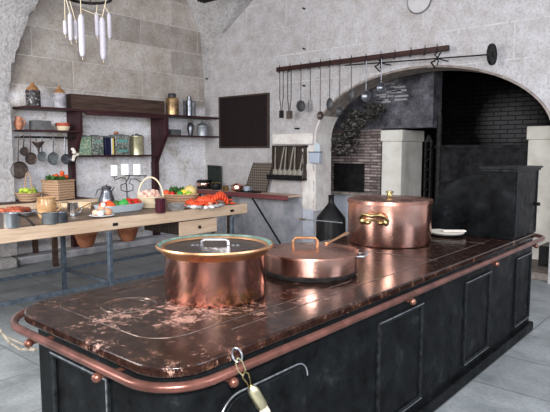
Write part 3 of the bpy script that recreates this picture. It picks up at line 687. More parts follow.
# glazed crock and two-handled tin pans
c, r = T(47, 219, 19)
t = thing('glazed_crock', 'brown and cream glazed pottery crock beside the grey tin pans', 'crock', tuple(c)); k = 1.0
m = MB(); m.lathe(c, [(0, .002), (r * .72, .002), (r * .86, .03), (r * 1.0, .09), (r * 1.02, .13), (r * .92, .185), (r * .90, .20), (r * .97, .21), (r * .95, .215), (r * .84, .20), (r * .9, .12), (0, .02)], 40); m.build('crock_body', 'amber_glaze', t)
m = MB(); m.tube([c + dd * r * .9 + V((0, 0, .17)), c + dd * (r + .04) + V((0, 0, .15)), c + dd * (r + .035) + V((0, 0, .09)), c + dd * r * .96 + V((0, 0, .07))], .010, 8); m.build('handle', 'amber_glaze', t)
for i, (x, y, w_, hh, lab) in enumerate(((50, 225, 15, .10, 'grey tin saucepan standing in front of the glazed crock'), (60.5, 223.5, 15, .095, 'grey tin saucepan with long coppery handle right of the glazed crock'))):
    c, r = T(x, y, w_); t = thing('tin_saucepan', lab, 'saucepan', tuple(c))
    m = MB(); m.lathe(c, [(0, .002), (r * .9, .002), (r, .012), (r * 1.0, hh), (r * 1.06, hh + .006), (r * .95, hh + .004), (r * .93, .015), (0, .012)], 36); m.build('pan_body', 'tin_grey' if i == 0 else 'pewter', t)
    a0 = c + (dd if i else -dd) * r * .95 + V((0, 0, hh - .01))
    m = MB(); m.tube([a0, a0 + (dd if i else -dd) * .05 + V((0, 0, .02)), a0 + (dd * .24 + V((0, 0, .11)) if i else -dd * .07 + V((0, 0, .03)))], [.009, .008, .011], 8, flat=.6); m.build('handle', 'rim_copper' if i else 'tin_grey', t)
c, r = T(73, 216, 11)
t = thing('tin_mug', 'tall shiny tin measuring mug right of the tin saucepans', 'mug', tuple(c))
m = MB(); m.lathe(c, [(0, .002), (r, .002), (r * .92, .13), (r * .98, .135), (r * .88, .133), (r * .9, .012), (0, .01)], 32); m.build('mug_body', 'steel', t)
m = MB(); m.tube([c + dd * r * .9 + V((0, 0, .11)), c + dd * (r + .035) + V((0, 0, .10)), c + dd * (r + .03) + V((0, 0, .04)), c + dd * r * .95 + V((0, 0, .03))], .006, 8); m.build('handle', 'steel', t)
# shallow wooden tray behind
c = atz(79, 207.5, .90); 
t = thing('wooden_tray', 'shallow pale wooden trough behind the tin mug', 'tray', tuple(c))
m = MB(); m.at(c, rz=ANG - .1); m.prism([(-.17, 0), (.17, 0), (.21, .07), (.19, .07), (.155, .015), (-.155, .015), (-.19, .07), (-.21, .07)], 'y', -.10, .10); m.box((-.19, -.10, .0), (.19, -.085, .06)); m.box((-.19, .085, .0), (.19, .10, .06)); m.build('trough', 'pine_x', t)
# pewter jug
c, r = T(107, 205, 15)
t = thing('pewter_jug', 'dark pewter water jug with spout standing behind the white plate', 'jug', tuple(c)); S = r
m = MB(); m.lathe(c, [(0, .002), (S * 1.05, .002), (S * 1.1, .03), (S * .95, .09), (S * .72, .15), (S * .62, .19), (S * .70, .215), (S * .62, .215), (S * .55, .19), (0, .17)], 36); m.build('jug_body', 'pewter', t)
m = MB(); m.lathe(c, [(S * .68, .214), (S * .55, .235), (0, .245)], 28); m.ball(c + V((0, 0, .25)), .010); m.build('lid', 'pewter', t)
m = MB(); m.tube([c + dd * S * .55 + V((0, 0, .18)), c + dd * S * 1.0 + V((0, 0, .225))], [.022, .012], 10); m.build('spout', 'pewter', t)
m = MB(); m.tube([c - dd * S * .6 + V((0, 0, .20)), c - dd * S * 1.2 + V((0, 0, .19)), c - dd * S * 1.45 + V((0, 0, .12)), c - dd * S * 1.1 + V((0, 0, .06))], .008, 8); m.build('handle', 'pewter', t)
# plate of eggs
c, r = T(102, 218.5, 25)
t = thing('white_plate', 'white plate of shells and brown eggs near table front edge', 'plate', tuple(c))
m = MB(); m.lathe(c, [(0, .003), (r * .6, .003), (r * .95, .018), (r, .022), (r * .95, .026), (r * .6, .010), (0, .010)], 40); m.build('dish', 'dish_white', t)
for k, (a, q, rr, mt, z) in enumerate(((.1, .45, .048, 'brown_egg', .055), (1.9, .2, .040, 'brown_egg', .085), (3.6, .45, .038, 'egg', .05), (4.8, .45, .036, 'shell_white', .045), (5.5, .25, .032, 'shell_dark', .06), (2.6, .6, .034, 'shell_dark', .05))):
    p = c + V((math.cos(a + ANG) * r * q, math.sin(a + ANG) * r * q, z)); m = MB(); m.ball(p, rr, (1.15, 1, .85), 14, 10)
    lab = {'brown_egg': 'brown egg in front on the white plate' if k == 0 else 'brown egg on top of the pile on the white plate', 'egg': 'pale pinkish egg on the white plate', 'shell_white': 'white shell on the white plate', 'shell_dark': 'dark speckled shell on the white plate'}[mt]
    tag(m.build('egg' if 'egg' in mt else 'sea_shell', mt, origin=p), lab, 'egg' if 'egg' in mt else 'shell', 'dark shells on the plate' if mt == 'shell_dark' else None)
p = c + V((-.05, .0, .10)); m = MB(); m.ball(c + V((0, .02, .125)), .026, (1, 1, 1.05), 12, 9); tag(m.build('egg', 'white_egg', origin=c), 'small white egg crowning the plate pile', 'egg')
# pale enamel tray with peppers
a, b = atz(110, 214.0, TZ), atz(144, 209.8, TZ); mid = (a + b) / 2; L = (b - a).length; ra = math.atan2(b.y - a.y, b.x - a.x); nrm = V((-math.sin(ra), math.cos(ra), 0))
if nrm.dot(mid) < 0: nrm = -nrm
c = mid + nrm * .13
t = thing('enamel_tray', 'long pale blue enamel tray of peppers in middle of table', 'tray', tuple(c)); m = MB(); m.at(c, rz=ra)
hw = L / 2; B = rrect(-hw, -.12, hw, .12, (.05,) * 4, 4); Tt = rrect(-hw - .03, -.15, hw + .03, .15, (.06,) * 4, 4); Ti = rrect(-hw - .015, -.135, hw + .015, .135, (.055,) * 4, 4); Bi = rrect(-hw + .015, -.105, hw - .015, .105, (.045,) * 4, 4)
loops = [[m.v((x, y, z)) for x, y in P_] for P_, z in ((B, .002), (Tt, .085), (Ti, .085), (Bi, .014))]
for A_, B_ in zip(loops, loops[1:]):
    for k in range(len(A_)): m.f([A_[k], A_[(k + 1) % len(A_)], B_[(k + 1) % len(A_)], B_[k]])
m.f(loops[0][::-1]); m.f(loops[-1]); m.build('tray_body', 'pale_blue_enamel', t)
ud = V((math.cos(ra), math.sin(ra), 0)); pn = 0
if ud.dot(dd) < 0: ud = -ud
pep = [(-.36, .0, .05, 'tomato', 'orange-red pepper at left end of the enamel tray'), (-.20, .03, .055, 'tomato', 'orange-red pepper left of centre in the enamel tray'), (-.27, -.05, .045, 'tomato', 'small orange-red pepper at the front left of the enamel tray'), (-.04, .02, .05, 'leaf', 'dark green pepper in middle of the enamel tray'), (.06, -.03, .062, 'pepper_green', 'bright green pepper in the enamel tray'), (.17, -.02, .062, 'pepper_red', 'glossy red pepper beside the bright green pepper'), (.27, .03, .066, 'pepper_red', 'large glossy red pepper at back right of the enamel tray'), (.33, -.05, .055, 'pepper_red', 'glossy red pepper at right end of the enamel tray')]
for u, w_, rr, mt, lab in pep:
    p = c + ud * u * hw / .40 + nrm * w_ + V((0, 0, .075)); t = thing('bell_pepper', lab, 'pepper', tuple(p)); m = MB()
    n = 24; prof = [(0, -.95), (.45, -1.0), (.8, -.75), (.95, -.2), (1.0, .3), (.85, .7), (.45, .85), (.12, .70), (0, .68)]
    m.at(p, rx=rnd.uniform(.3, 1.2), rz=rnd.uniform(0, 6)); m.lathe((0, 0, 0), [(a_ * rr, b_ * rr) for a_, b_ in prof], n)
    for vv in m.bm.verts:
        q = m.M.inverted() @ vv.co; an = math.atan2(q.y, q.x); s_ = 1 + .10 * math.cos(3 * an); vv.co = m.M @ V((q.x * s_, q.y * s_, q.z))
    m.build('pepper_flesh', mt, t); m2 = MB(); m2.M = m.M.copy(); m2.tube([(0, 0, rr * .68), (0, 0, rr * 1.0), (rr * .2, 0, rr * 1.2)], rr * .09, 6); m2.build('stalk', 'leaf', t)
# candelabra with three pillar candles
c = V((*atz(126, 203.0, TZ).xy, TZ)); dpt = mpp(c)
cn = thing('iron_candelabra', 'black wrought iron candle stand with curled arms on the table', 'candelabra', tuple(c))
def cp(x, y): return atY(x, y, c.y)      # candelabra stands in one upright plane
def cq(x, y):
    r_ = ray(x, y); n_ = V((-SY, CY, 0)); t_ = n_.dot(V((c.x, c.y, 0))) / n_.dot(r_); return V((r_.x * t_, r_.y * t_, H + r_.z * t_))
m = MB(); m.tube([cq(127, 200), cq(127, 190), cq(126, 182), cq(129, 178), cq(129, 176)], .007, 8)
for s in (0, 2.1, 4.2): m.tube([c + V((0, 0, .05)), c + V((.05 * math.cos(s), .05 * math.sin(s), .03)), c + V((.10 * math.cos(s), .10 * math.sin(s), .006))], .007, 6)
m.build('stem', 'wrought_iron', cn)
m = MB(); m.tube([cq(127, 192), cq(121, 190), cq(121, 185), cq(126, 183), cq(126, 179), cq(121, 177.5), cq(115, 180), cq(114.5, 177)], .006, 8)
m.tube([cq(127, 192), cq(133, 190), cq(133, 185), cq(129, 183), cq(131, 179), cq(136, 179), cq(141, 182), cq(145, 179), cq(145, 176)], .006, 8); m.build('curled_arm', 'wrought_iron', cn)
m = MB(); a = cq(125, 175.5); b = cq(147, 175.8); m.tube([a, b], .010, 8, flat=.6); m.lathe(cq(114.5, 177), [(0, 0), (.03, 0), (.04, .012), (.038, .014), (0, .010)], 20); m.build('drip_bar', 'wrought_iron', cn)
for x, y0, y1, w_, lab in ((114.5, 165, 176, 7, 'white pillar candle standing alone on the left cup of candelabra'), (125.5, 164, 174.8, 8, 'white pillar candle in the middle of candelabra'), (137.5, 164, 174.8, 8, 'white pillar candle on the right of candelabra bar')):
    b = cq(x, y1); tp = cq(x, y0); rr = w_ / 2 * dpt; hh = tp.z - b.z; t = thing('pillar_candle', lab, 'candle', tuple(b))
    m = MB(); m.lathe(b, [(0, 0), (rr, 0), (rr, hh - .006), (rr * .92, hh), (rr * .5, hh - .006), (0, hh - .008)], 28); m.build('wax_body', 'wax', t)
    m = MB(); m.tube([b + V((0, 0, hh - .01)), b + V((.002, 0, hh + .010))], .0018, 5); m.build('wick', 'wrought_iron', t)
# egg basket
c, r = T(151, 208.6, 25)
t = basket('egg_basket', 'pale cane basket with tall round handle full of peach-coloured eggs', c, r * .82, r * 1.05, .135, 'pale_wicker')
handle_hoop(t, c, r * 1.0, .26, .11, 'cane', .010)
pile('egg', 'egg', 'peach-coloured egg in the tall-handled cane basket', 'eggs in the cane basket', 'peach_egg', c, r * .85, 20, .034, .125, (1, 1, 1.15), 4, .03)
c, r = T(160.5, 213.5, 11)
t = thing('burgundy_jar', 'small dark burgundy glazed jar in front of the egg basket', 'jar', tuple(c))
m = MB(); m.lathe(c, [(0, .002), (r * .86, .002), (r * .92, .02), (r * .98, .08), (r * .92, .13), (r * 1.0, .15), (r * 1.02, .16), (r * .9, .16), (r * .85, .1), (0, .02)], 36); m.build('jar_body', 'burgundy_glaze', t)
c, r = T(176.5, 211.5, 17)
t = thing('glass_bowl', 'low clear glass bowl right of the burgundy jar', 'bowl', tuple(c))
m = MB(); m.lathe(c, [(0, .003), (r * .75, .003), (r * .95, .03), (r, .075), (r * .96, .078), (r * .90, .035), (r * .7, .012), (0, .012)], 40); m.build('bowl_body', 'glass', t)
m = MB(); m.torus(c + V((0, 0, .076)), r * .98, .004, 40, 6); m.build('rim', 'steel', t)
# vegetable basket
c, r = T(180, 204, 36); c = c + V((.05, -.1, 0)); c = V((*(T(181, 204.0, 20)[0]).xy, TZ))
t = basket('vegetable_basket', 'long oval wicker basket of melon, tomatoes and greens at back of table', c, .17, .235, .12, 'wicker', .72, rz=ANG)
for u, w_, rr, mt, lab, nm, cat in ((.12, .03, .085, 'melon', 'large yellow melon at right end of the oval vegetable basket', 'melon', 'melon'), (.04, -.02, .05, 'lemon', 'yellow lemon in middle of the oval vegetable basket', 'lemon', 'lemon'),
    (-.19, .0, .047, 'tomato', 'orange tomato at left end of the oval vegetable basket', 'tomato', 'tomato'), (-.11, -.03, .035, 'pepper_red', 'red tomato left of centre in the oval vegetable basket', 'tomato', 'tomato'), (-.04, .02, .035, 'pepper_red', 'red tomato beside the lemon in the oval vegetable basket', 'tomato', 'tomato'),
    (.0, -.09, .040, 'pepper_green', 'green pepper at the front of the oval vegetable basket', 'green_pepper', 'pepper'), (.11, -.09, .042, 'lime_fruit', 'pale green pear-shaped fruit below the melon in the basket', 'pear', 'fruit')):
    pr_ = V((-dd.y, dd.x, 0)); p = c + dd * u + pr_ * w_ * .8 + V((0, 0, .125 + (rr - .035) * .6)); m = MB(); m.ball(p, rr, (1.1, 1, .95), 16, 10, .01); t = thing(nm, lab, cat, tuple(p)); m.build('flesh', mt, t)
    m = MB(); m.tube([p + V((0, 0, rr * .9)), p + V((.004, 0, rr * 1.15))], .004, 5); m.build('stalk', 'leaf', t)
leaves('salad_leaves', 'dark leafy greens sticking up behind tomatoes in oval basket', 'leaves', c + dd * -.05 + V((-.04, .05, 0)), .10, 80, .08, .12, seed=8)
leaves('herb_leaves', 'low green leaves around the lemon in the oval basket', 'leaves', c + dd * .06, .12, 30, .05, .11, seed=18)
# lobsters
def lobster(label, x, y, s, ang, mat, seg=7, lift=.03):
    c = atz(x, y, TZ); t = thing('lobster', label, 'lobster', tuple(c)); m = MB(); m.at(c + V((0, 0, .002)), rz=ang)
    m.ball((.10 * s, 0, .052 * s), .060 * s, (1.6, .9, .82), 18, 12); m.ball((.19 * s, 0, .05 * s), .022 * s, (1.5, .6, .6), 10, 6); m.build('carapace', mat, t)
    m = MB(); m.at(c, rz=ang)
    for k in range(seg): m.ball((-(-.015 + .029 * k) * s, 0, (.052 + lift * math.sin(math.pi * k / (seg - 1)) - .003 * k) * s), (.060 - .0026 * k) * s, (.42, .95, .82), 16, 10)
    m.build('tail', mat, t); m = MB(); m.at(c, rz=ang)
    for a in (-.8, -.4, 0, .4, .8): m.ball((-(.029 * seg + .005) * s - .01, .055 * a * s, .016 * s), .03 * s, (1.1, .5, .3), 10, 6)
    m.build('tail_fan', mat, t)
    for sg in (-1, 1):
        m = MB(); m.at(c, rz=ang); m.tube([(.15 * s, sg * .04 * s, .03 * s), (.19 * s, sg * .075 * s, .03 * s), (.215 * s, sg * .085 * s, .03 * s)], [.012 * s, .014 * s, .018 * s], 8)
        m.ball((.25 * s, sg * .08 * s, .035 * s), .036 * s, (1.35, .8, .7), 12, 8); m.ball((.285 * s, sg * .05 * s, .035 * s), .018 * s, (1.7, .5, .6), 10, 6); m.build('claw', mat, t)
        m = MB(); m.at(c, rz=ang)
        for k in range(4): m.tube([((.13 - .035 * k) * s, sg * .04 * s, .03 * s), ((.14 - .05 * k) * s, sg * .085 * s, .045 * s), ((.14 - .06 * k) * s, sg * .12 * s, .006 * s)], .006 * s, 6)
        m.build('walking_legs', mat, t)
        m = MB(); m.at(c, rz=ang); m.tube([(.18 * s, sg * .012 * s, .055 * s), (.24 * s, sg * .03 * s, .08 * s), (.32 * s, sg * .07 * s, .04 * s)], .003 * s, 5); m.build('antenna', mat, t)
lobster('big bright red lobster with ribbed tail at right end of table', 213.5, 204.8, 1.12, ANG + math.pi + .25, 'lobster_shell', 7, .05)
lobster('second red lobster lying behind the bright one at table end', 216, 201.2, .95, ANG + math.pi + .25, 'lobster_shell', 7, .06)
lobster('smaller orange-red lobster lying nearest the glass bowl, in front of basket', 200, 207.2, .62, ANG + math.pi + .25, 'lobster_shell', 7)
for k, (x, y, mt) in enumerate(((189, 208.6, 'shell_dark'), (194, 209.0, 'shell_white'), (200, 209.3, 'shell_dark'), (206, 209.5, 'shell_white'), (211, 209.0, 'shell_white'), (216, 208.0, 'shell_dark'), (221, 207.0, 'shell_dark'), (204, 206.3, 'lobster_pale'), (210, 205.8, 'lobster_pale'))):
    p = atz(x, y, TZ) + V((0, 0, .024)); m = MB(); m.at(p, rz=k * .7 + .3); m.ball((0, 0, 0), .036, (1.5, .8, .65), 12, 8)
    lab = {'shell_dark': 'dark mussel shell lying in front of the lobsters', 'shell_white': 'white shell lying in front of the lobsters', 'lobster_pale': 'pale orange shell piece beside the lobsters'}[mt]
    tag(m.build('sea_shell', mt, origin=p), lab, 'shell', {'shell_dark': 'mussel shells before lobsters', 'shell_white': 'white shells before lobsters', 'lobster_pale': 'pale shell pieces'}[mt])

# terracotta bowls on the floor under the shelving
for x, yb, w_, lab in ((86, 246, 22, 'orange terracotta bowl on floor ledge under left wall post'), (128, 240.5, 21, 'pinkish terracotta bowl on floor ledge, farther along left wall')):
    p = onX(x, -7.66, .11); p = V((-7.66 + (.0), p.y, .11)); r = w_ / 2 * mpp(p); t = thing('terracotta_bowl', lab, 'bowl', tuple(p)); r = min(r, .19)
    m = MB(); m.lathe(p, [(0, .002), (r * .5, .002), (r * .75, .06), (r, .20), (r * 1.06, .215), (r * 1.0, .225), (r * .92, .20), (r * .68, .06), (0, .02)], 36); m.build('bowl_body', 'terracotta', t)

# ================================================================== SHELVING ON THE LEFT WALL
sh = thing('wall_shelving', 'dark red-brown wooden shelving with tapered side boards on the left wall', 'shelves', (XL, 5.0, 0))
XF = -7.46
for nm, a, b in (('shelf', (XL, 3.44, 2.168), (XF, 7.02, 2.20)), ('shelf', (XL, 3.44, 1.858), (XF, 4.24, 1.88)), ('shelf', (XL, 5.86, 1.83), (XF, 7.02, 1.855)), ('shelf', (XL, 4.36, 1.497), (-7.58, 5.70, 1.52)), ('rail', (-7.52, 4.36, 2.125), (-7.47, 5.78, 2.168))):
    m = MB(); m.box(a, b); m.build(nm, 'red_wood', sh, bevel=.004)
for y0, yy, XF in ((4.24, .06, -7.50), (5.78, .08, -7.46)):
    m = MB(); m.prism([(XL, 1.38), (XL, 2.168), (XF, 2.168), (XF, 1.86), (XL + .10, 1.38)], 'y', y0, y0 + yy); m.build('side_board', 'red_wood_z', sh, bevel=.004)
    m = MB(); m.box((XL, y0 - .01, .11), (XL + .10, y0 + yy + .01, 1.40)); m.build('post', 'red_wood_z', sh, bevel=.004)
m = MB(); m.box((XL + .02, 4.22, 2.201), (XL + .2, 5.94, 2.435)); tag(m.build('oak_beam', 'old_oak', origin=(XL + .1, 5, 2.2), bevel=.012), 'thick weathered dark oak beam lying along the top shelf', 'beam')
# hooks and pans
pr0 = thing('pan_rail', 'black iron hook rail under the left shelf', 'rail', (-7.6, 3.9, 1.78))
m = MB(); m.box((-7.62, 3.43, 1.765), (-7.60, 4.235, 1.795)); m.build('bar', 'wrought_iron', pr0)
for y in (3.46, 4.20):
    m = MB(); m.box((XL, y - .01, 1.77), (-7.60, y + .01, 1.79)); m.build('bracket', 'wrought_iron', pr0)
XP = -7.585
def zr(x, y): return atX(x, y, XP)
def hang_pan(name, label, cat, x, y, rpx, mat, hx=None, deep=.03, hm=None):
    p = zr(x, y); r = rpx * mpp(p); top = zr(hx if hx is not None else x, 137); top.z = 1.79
    t = thing(name, label, cat, (XP, top.y, 1.78)); m = MB(); m.at(p, ry=math.pi / 2)
    m.lathe((0, 0, 0), [(0, 0), (r * .82, 0), (r, deep), (r * 1.02, deep + .002), (r * .96, deep), (r * .80, .006), (0, .006)], 32); m.build('bowl', mat, t)
    m = MB(); e = V((XP + .01, p.y + (top.y - p.y) * .1, p.z + r * .95)); m.tube([e, V((XP + .012, top.y, top.z - .02)), V((XP + .004, top.y, top.z + .012)), V((XP - .02, top.y, top.z + .018))], [.010, .008, .005, .004], 8, flat=.5); m.build('handle', hm or mat, t)
for a in (('frying_pan', 'large round bronze-black frying pan hanging lowest at left end', 'pan', 18, 170, 8.6, 'bronze_pan', 18, .05), ('ladle', 'small dark ladle hanging next to the large frying pan', 'ladle', 23, 151.5, 4.3, 'bronze_pan', 23.5, .04), ('skimmer', 'dark brown round skimmer hanging left of the funnel', 'pan', 30, 158.5, 6, 'bronze_pan', 30, .03),
          ('skimmer', 'small grey skimmer hanging just right of the funnel', 'skimmer', 41.5, 156.5, 5, 'tin_grey', 41.5, .02), ('skimmer', 'larger grey round skimmer on the hook rail', 'skimmer', 53, 158.5, 6.3, 'tin_grey', 53, .02), ('ladle', 'dark grey ladle hanging nearest the wooden side board', 'ladle', 64.5, 159, 5, 'pewter', 64.5, .04)): hang_pan(*a)
p = zr(36.5, 141.5); t = thing('funnel', 'dark tin funnel hanging with wide mouth uppermost', 'funnel', tuple(p)); m = MB(); k = mpp(p)
m.lathe(p + V((.05, 0, 0)), [(6 * k, .0), (6 * k, -.012), (1.2 * k, -.095), (.9 * k, -.16), (.7 * k, -.16), (1.0 * k, -.09), (5.7 * k, -.01), (6 * k, 0)], 28); m.build('cone', 'bronze_pan', t)
m = MB(); m.tube([p + V((0, 0, -.01)), p + V((-.01, 0, .05)), p + V((-.02, 0, .07))], .004, 6); m.build('hook', 'wrought_iron', t)

def shelf_at(x, z, X=-7.64): return V((X, onX(x, X, z).y, z))
def jar(name, label, cat, x, z, w_, hpx, prof, parts, X=-7.64):
    p = shelf_at(x, z, X); k = mpp(p); r = w_ / 2 * k; h = hpx * k * 1.02; t = thing(name, label, cat, tuple(p))
    m = MB(); m.lathe(p, [(a * r, .001 + b * h) for a, b in prof[1]], 32); m.build(prof[0], prof[2], t)
    for nm, pf, mt in parts:
        m = MB(); m.lathe(p, [(a * r, .001 + b * h) for a, b in pf], 28); m.build(nm, mt, t)
    return t, p, r, h
cap = [('cap', [(.98, .66), (.62, .80), (.22, .92), (.20, 1.0), (0, 1.0)], 'orange_cap')]
jar('storage_jar', 'dark speckled jar with orange cone lid at left end of top shelf', 'jar', 33.5, 2.2, 14, 24, ('jar_body', [(0, 0), (.95, 0), (1, .04), (1, .64), (.96, .67), (0, .67)], 'stoneware'), cap)
jar('storage_jar', 'pale grey jar with orange cone lid beside the oak beam', 'jar', 60, 2.2, 12.5, 22, ('jar_body', [(0, 0), (.95, 0), (1, .04), (1, .64), (.96, .67), (0, .67)], 'stoneware_pale'), cap)
jar('gold_canister', 'bronze and gold round canister on top shelf right of the beam', 'canister', 172.5, 2.2, 13, 21, ('tin_body', [(0, 0), (1, 0), (1, .68), (.9, .78), (.5, .86), (0, .86)], 'gold_tin'), [('lid', [(.62, .84), (.62, .95), (.56, 1.0), (0, 1.0)], 'dark_tin')])
t, p, r, h = jar('dark_flask', 'black tin flask with short neck at right end of top shelf', 'flask', 189.5, 2.2, 7, 19, ('tin_body', [(0, 0), (1, 0), (1, .8), (.6, .84), (.6, 1.0), (0, 1.0)], 'pewter'), [])
m = MB(); m.at(p, rz=ANG); m.box((-r * 1.7, -r * .6, .001), (-r * .8, r * .6, h * .78)); m.box((r * .8, -r * .6, .001), (r * 1.7, r * .6, h * .78)); m.build('side_tank', 'dark_tin', t, bevel=.006)
t, p, r, h = jar('clay_jug', 'small reddish clay jug at left end of middle shelf', 'jug', 19, 1.88, 9, 12.5, ('jug_body', [(0, 0), (.65, 0), (1, .35), (1, .55), (.65, .85), (.75, 1), (.6, 1), (.5, .85), (0, .8)], 'jug_clay'), [])
m = MB(); m.tube([p + dd * r * .7 + V((0, 0, h * .85)), p + dd * r * 1.4 + V((0, 0, h * .75)), p + dd * r * 1.35 + V((0, 0, h * .45)), p + dd * r * .95 + V((0, 0, h * .3))], .009, 8); m.build('handle', 'jug_clay', t)
p = shelf_at(40.5, 1.88); m = MB(); m.at(p, rz=.05); m.box((-.08, -.125, .001), (.08, .125, .135)); b_ = m.build('lead_box', 'lead_box', origin=p, bevel=.006)
tag(b_, 'plain dark grey box between clay jug and red bowl', 'box')
jar('red_bowl', 'small red-rimmed cream bowl on the middle shelf beside side board', 'bowl', 63, 1.88, 13.5, 7.5, ('bowl_body', [(0, 0), (.8, 0), (.95, .3), (1, .58), (0, .58)], 'cream_glaze'), [('rim', [(1.0, .58), (1.03, .62), (1.04, 1), (.95, 1), (.9, .6), (0, .58)], 'red_glaze')])
p = shelf_at(174, 1.855, -7.7); m = MB(); m.at(p); m.box((-.07, -.11, .001), (.07, .11, .105)); tag(m.build('lead_box', 'lead_box', origin=p, bevel=.006), 'low dark grey box on the right shelf beside side board', 'box')
t, p, r, h = jar('small_dark_jug', 'tiny dark lidded jug in middle of the right shelf', 'jug', 190.5, 1.855, 7, 14, ('jug_body', [(0, 0), (.6, 0), (1, .5), (.85, .75), (.55, .85), (0, .85)], 'pewter'), [('lid', [(.6, .84), (.5, .92), (.12, .94), (0, 1)], 'dark_tin')])
m = MB(); m.tube([p + dd * r * .8 * math.cos(a) + V((0, 0, h * .8 + h * .32 * math.sin(a))) for a in [k * math.pi / 8 for k in range(9)]], .004, 6); m.build('bail', 'wrought_iron', t)
jar('grey_canister', 'squat grey tin canister with domed lid at right end of shelf', 'canister', 202.5, 1.855, 11, 14.5, ('tin_body', [(0, 0), (1, 0), (1, .6), (1.04, .62), (1.04, .68), (0, .68)], 'zinc'), [('lid', [(1.0, .68), (.7, .82), (.25, .88), (.2, 1), (0, 1)], 'tin_grey')])
def square_tin(label, x, w_, hpx, mat, labmat=None, lid=True, z=1.52, X=-7.72):
    p = shelf_at(x - 1.6, z, X); k = mpp(p); w = w_ / 2 * k / math.cos(.62) * .9; h = hpx * k; t = thing('tea_tin', label, 'tin', tuple(p))
    m = MB(); m.at(p); m.box((-.10, -w, .001), (.10, w, h * .93)); m.build('tin_body', mat, t, bevel=.005)
    if lid: m = MB(); m.at(p); m.box((-.104, -w * 1.02, h * .91), (.104, w * 1.02, h * .96)); m.box((-.05, -w * .5, h * .96), (.05, w * .5, h)); m.build('lid', 'tin_grey', t, bevel=.004)
    if labmat:
        for z0, z1, mt in labmat: 
            m = MB(); m.at(p); m.box((.1, -w * .7, h * z0), (.103, w * .7, h * z1)); m.build('printed_band', mt, t)
    return t, p, w, h
square_tin('pale green patterned tin at left end of the low shelf', 84.5, 11, 20, 'green_tin')
square_tin('grey floral square tin second from left on low shelf', 96.5, 11, 20, 'patterned_tin', [(.62, .7, 'teal_label')])
t, p, w, h = square_tin('dark navy tin with yellow and white stripe on low shelf', 108, 9, 19, 'blue_tin', None)
m = MB(); m.at(p); m.box((.1, w * .35, .01), (.103, w * .6, h * .88)); m.build('printed_stripe', 'white_label', t)
m = MB(); m.at(p); m.box((.1, w * .6, .01), (.103, w * .95, h * .88)); m.build('printed_stripe', 'yellow_label', t)
t, p, w, h = square_tin('large grey floral tin with teal bands in middle of low shelf', 121, 14, 20.5, 'patterned_tin', [(.60, .74, 'teal_label'), (.15, .25, 'teal_label')])
m = MB(); m.ball(p + V((0, -.05, h + .02)), .03, (1, 1.6, .8), 12, 8); m.build('knob', 'terracotta', t)
jar('round_canister', 'round pale brassy canister with domed lid at right end of low shelf', 'canister', 137, 1.52, 13.5, 21, ('tin_body', [(0, 0), (1, 0), (1, .80), (1.04, .82), (1.04, .86), (0, .86)], 'cream_tin'), [('lid', [(1.0, .86), (.7, .92), (.2, .95), (.18, 1), (0, 1)], 'tin_grey')], X=-7.72)
p = atX(76, 155, -7.50); rnd = random.Random(4); m = MB()
for k in range(7): m.ball(p + V((rnd.uniform(-.02, .02), rnd.uniform(-.05, .03), -.07 + .026 * k)), .027, (1, 1, .8), 8, 6, .2)
tag(m.build('crumpled_cloth', 'paper', origin=p, smooth=False), 'crumpled white cloth caught on the left side board', 'cloth')

# ================================================================== HANGING RACK OF SAUSAGES
c = atX(88, -2.5, -5.3); k = mpp(c); hr = thing('hoop_rack', 'black iron hoop hung from the vault, ringed with hanging sausages', 'hanging rack', tuple(c)); R_ = 22 * k
m = MB(); m.torus(c, R_, .016, 40, 8); m.torus(c + V((0, 0, .05)), R_, .010, 40, 6); m.build('hoop', 'wrought_iron', hr)
m = MB()
for a in (0.4, 2.5, 4.6): m.tube([c + V((R_ * math.cos(a), R_ * math.sin(a), 0)), c + V((0, 0, .8))], .005, 6)
m.tube([c + V((0, 0, .8)), V((c.x, c.y, max(hy(c.y), interp(h2p, c.x)) + .02))], .006, 6); m.build('suspension', 'wrought_iron', hr)
sp = [(81, 14, 57, 6, .15, 'thick pale sausage hanging front left from the hoop, longest of the left group'), (102, 17, 60, 6, .15, 'thick pale sausage hanging front right from the hoop, lowest of all'), (65, 20, 35, 4, -.12, 'shortest thin pale sausage at far left of the hoop'), (70, 13, 41, 4.5, -.05, 'thin pale sausage second from the left on the hoop'), (75.5, 20, 40, 3.5, -.15, 'thin bluish sausage just left of the thick left one'), (96.5, 12, 37, 4, -.12, 'thin pale sausage just left of the thick right one'), (109, 13, 39, 4, -.08, 'thin pale sausage at far right of the hoop')]
for x, ya, yb, w_, dx, lab in sp:
    a, b = atX(x, ya, -5.3 + dx), atX(x, yb, -5.3 + dx); b = V((a.x, a.y, b.z)); k = mpp(a); r = w_ / 2 * k; t = thing('sausage', lab, 'sausage', tuple(a)); L = a.z - b.z
    n = 14; m = MB(); m.lathe(b, [(0, 0)] + [(r * (min(1, .55 + j * .3) if j < 2 else 1) * (1 + .04 * (j % 2)), L * (j + .3) / (n + 1)) for j in range(n)] + [(r * .6, L * .98), (0, L)], 16); m.build('casing', 'sausage', t)
    g = V((a.x, a.y, c.z - .01)); g = V((a.x, a.y, c.z - .012))
    d_ = V((g.x - c.x, g.y - c.y, 0)); e = c + d_.normalized() * R_ if d_.length > 1e-3 else c
    m = MB(); m.tube([a + V((0, 0, -.01)), e + V((0, 0, -.01))], .0045, 6); m.build('string', 'twine', t)
    m = MB(); m.tube([b + V((0, 0, .01)), b + V((.004, 0, -.03))], .003, 5); m.build('knotted_end', 'twine', t)
t = MB(); a = atX(82, 9, -5.15); b = atX(101, 15, -5.15); t.tube([a, (a + b) / 2 + V((0, 0, -.01)), b], .005, 6); tag(t.build('twine', 'twine', origin=a), 'straw-coloured string tied between the two thick sausages', 'string')
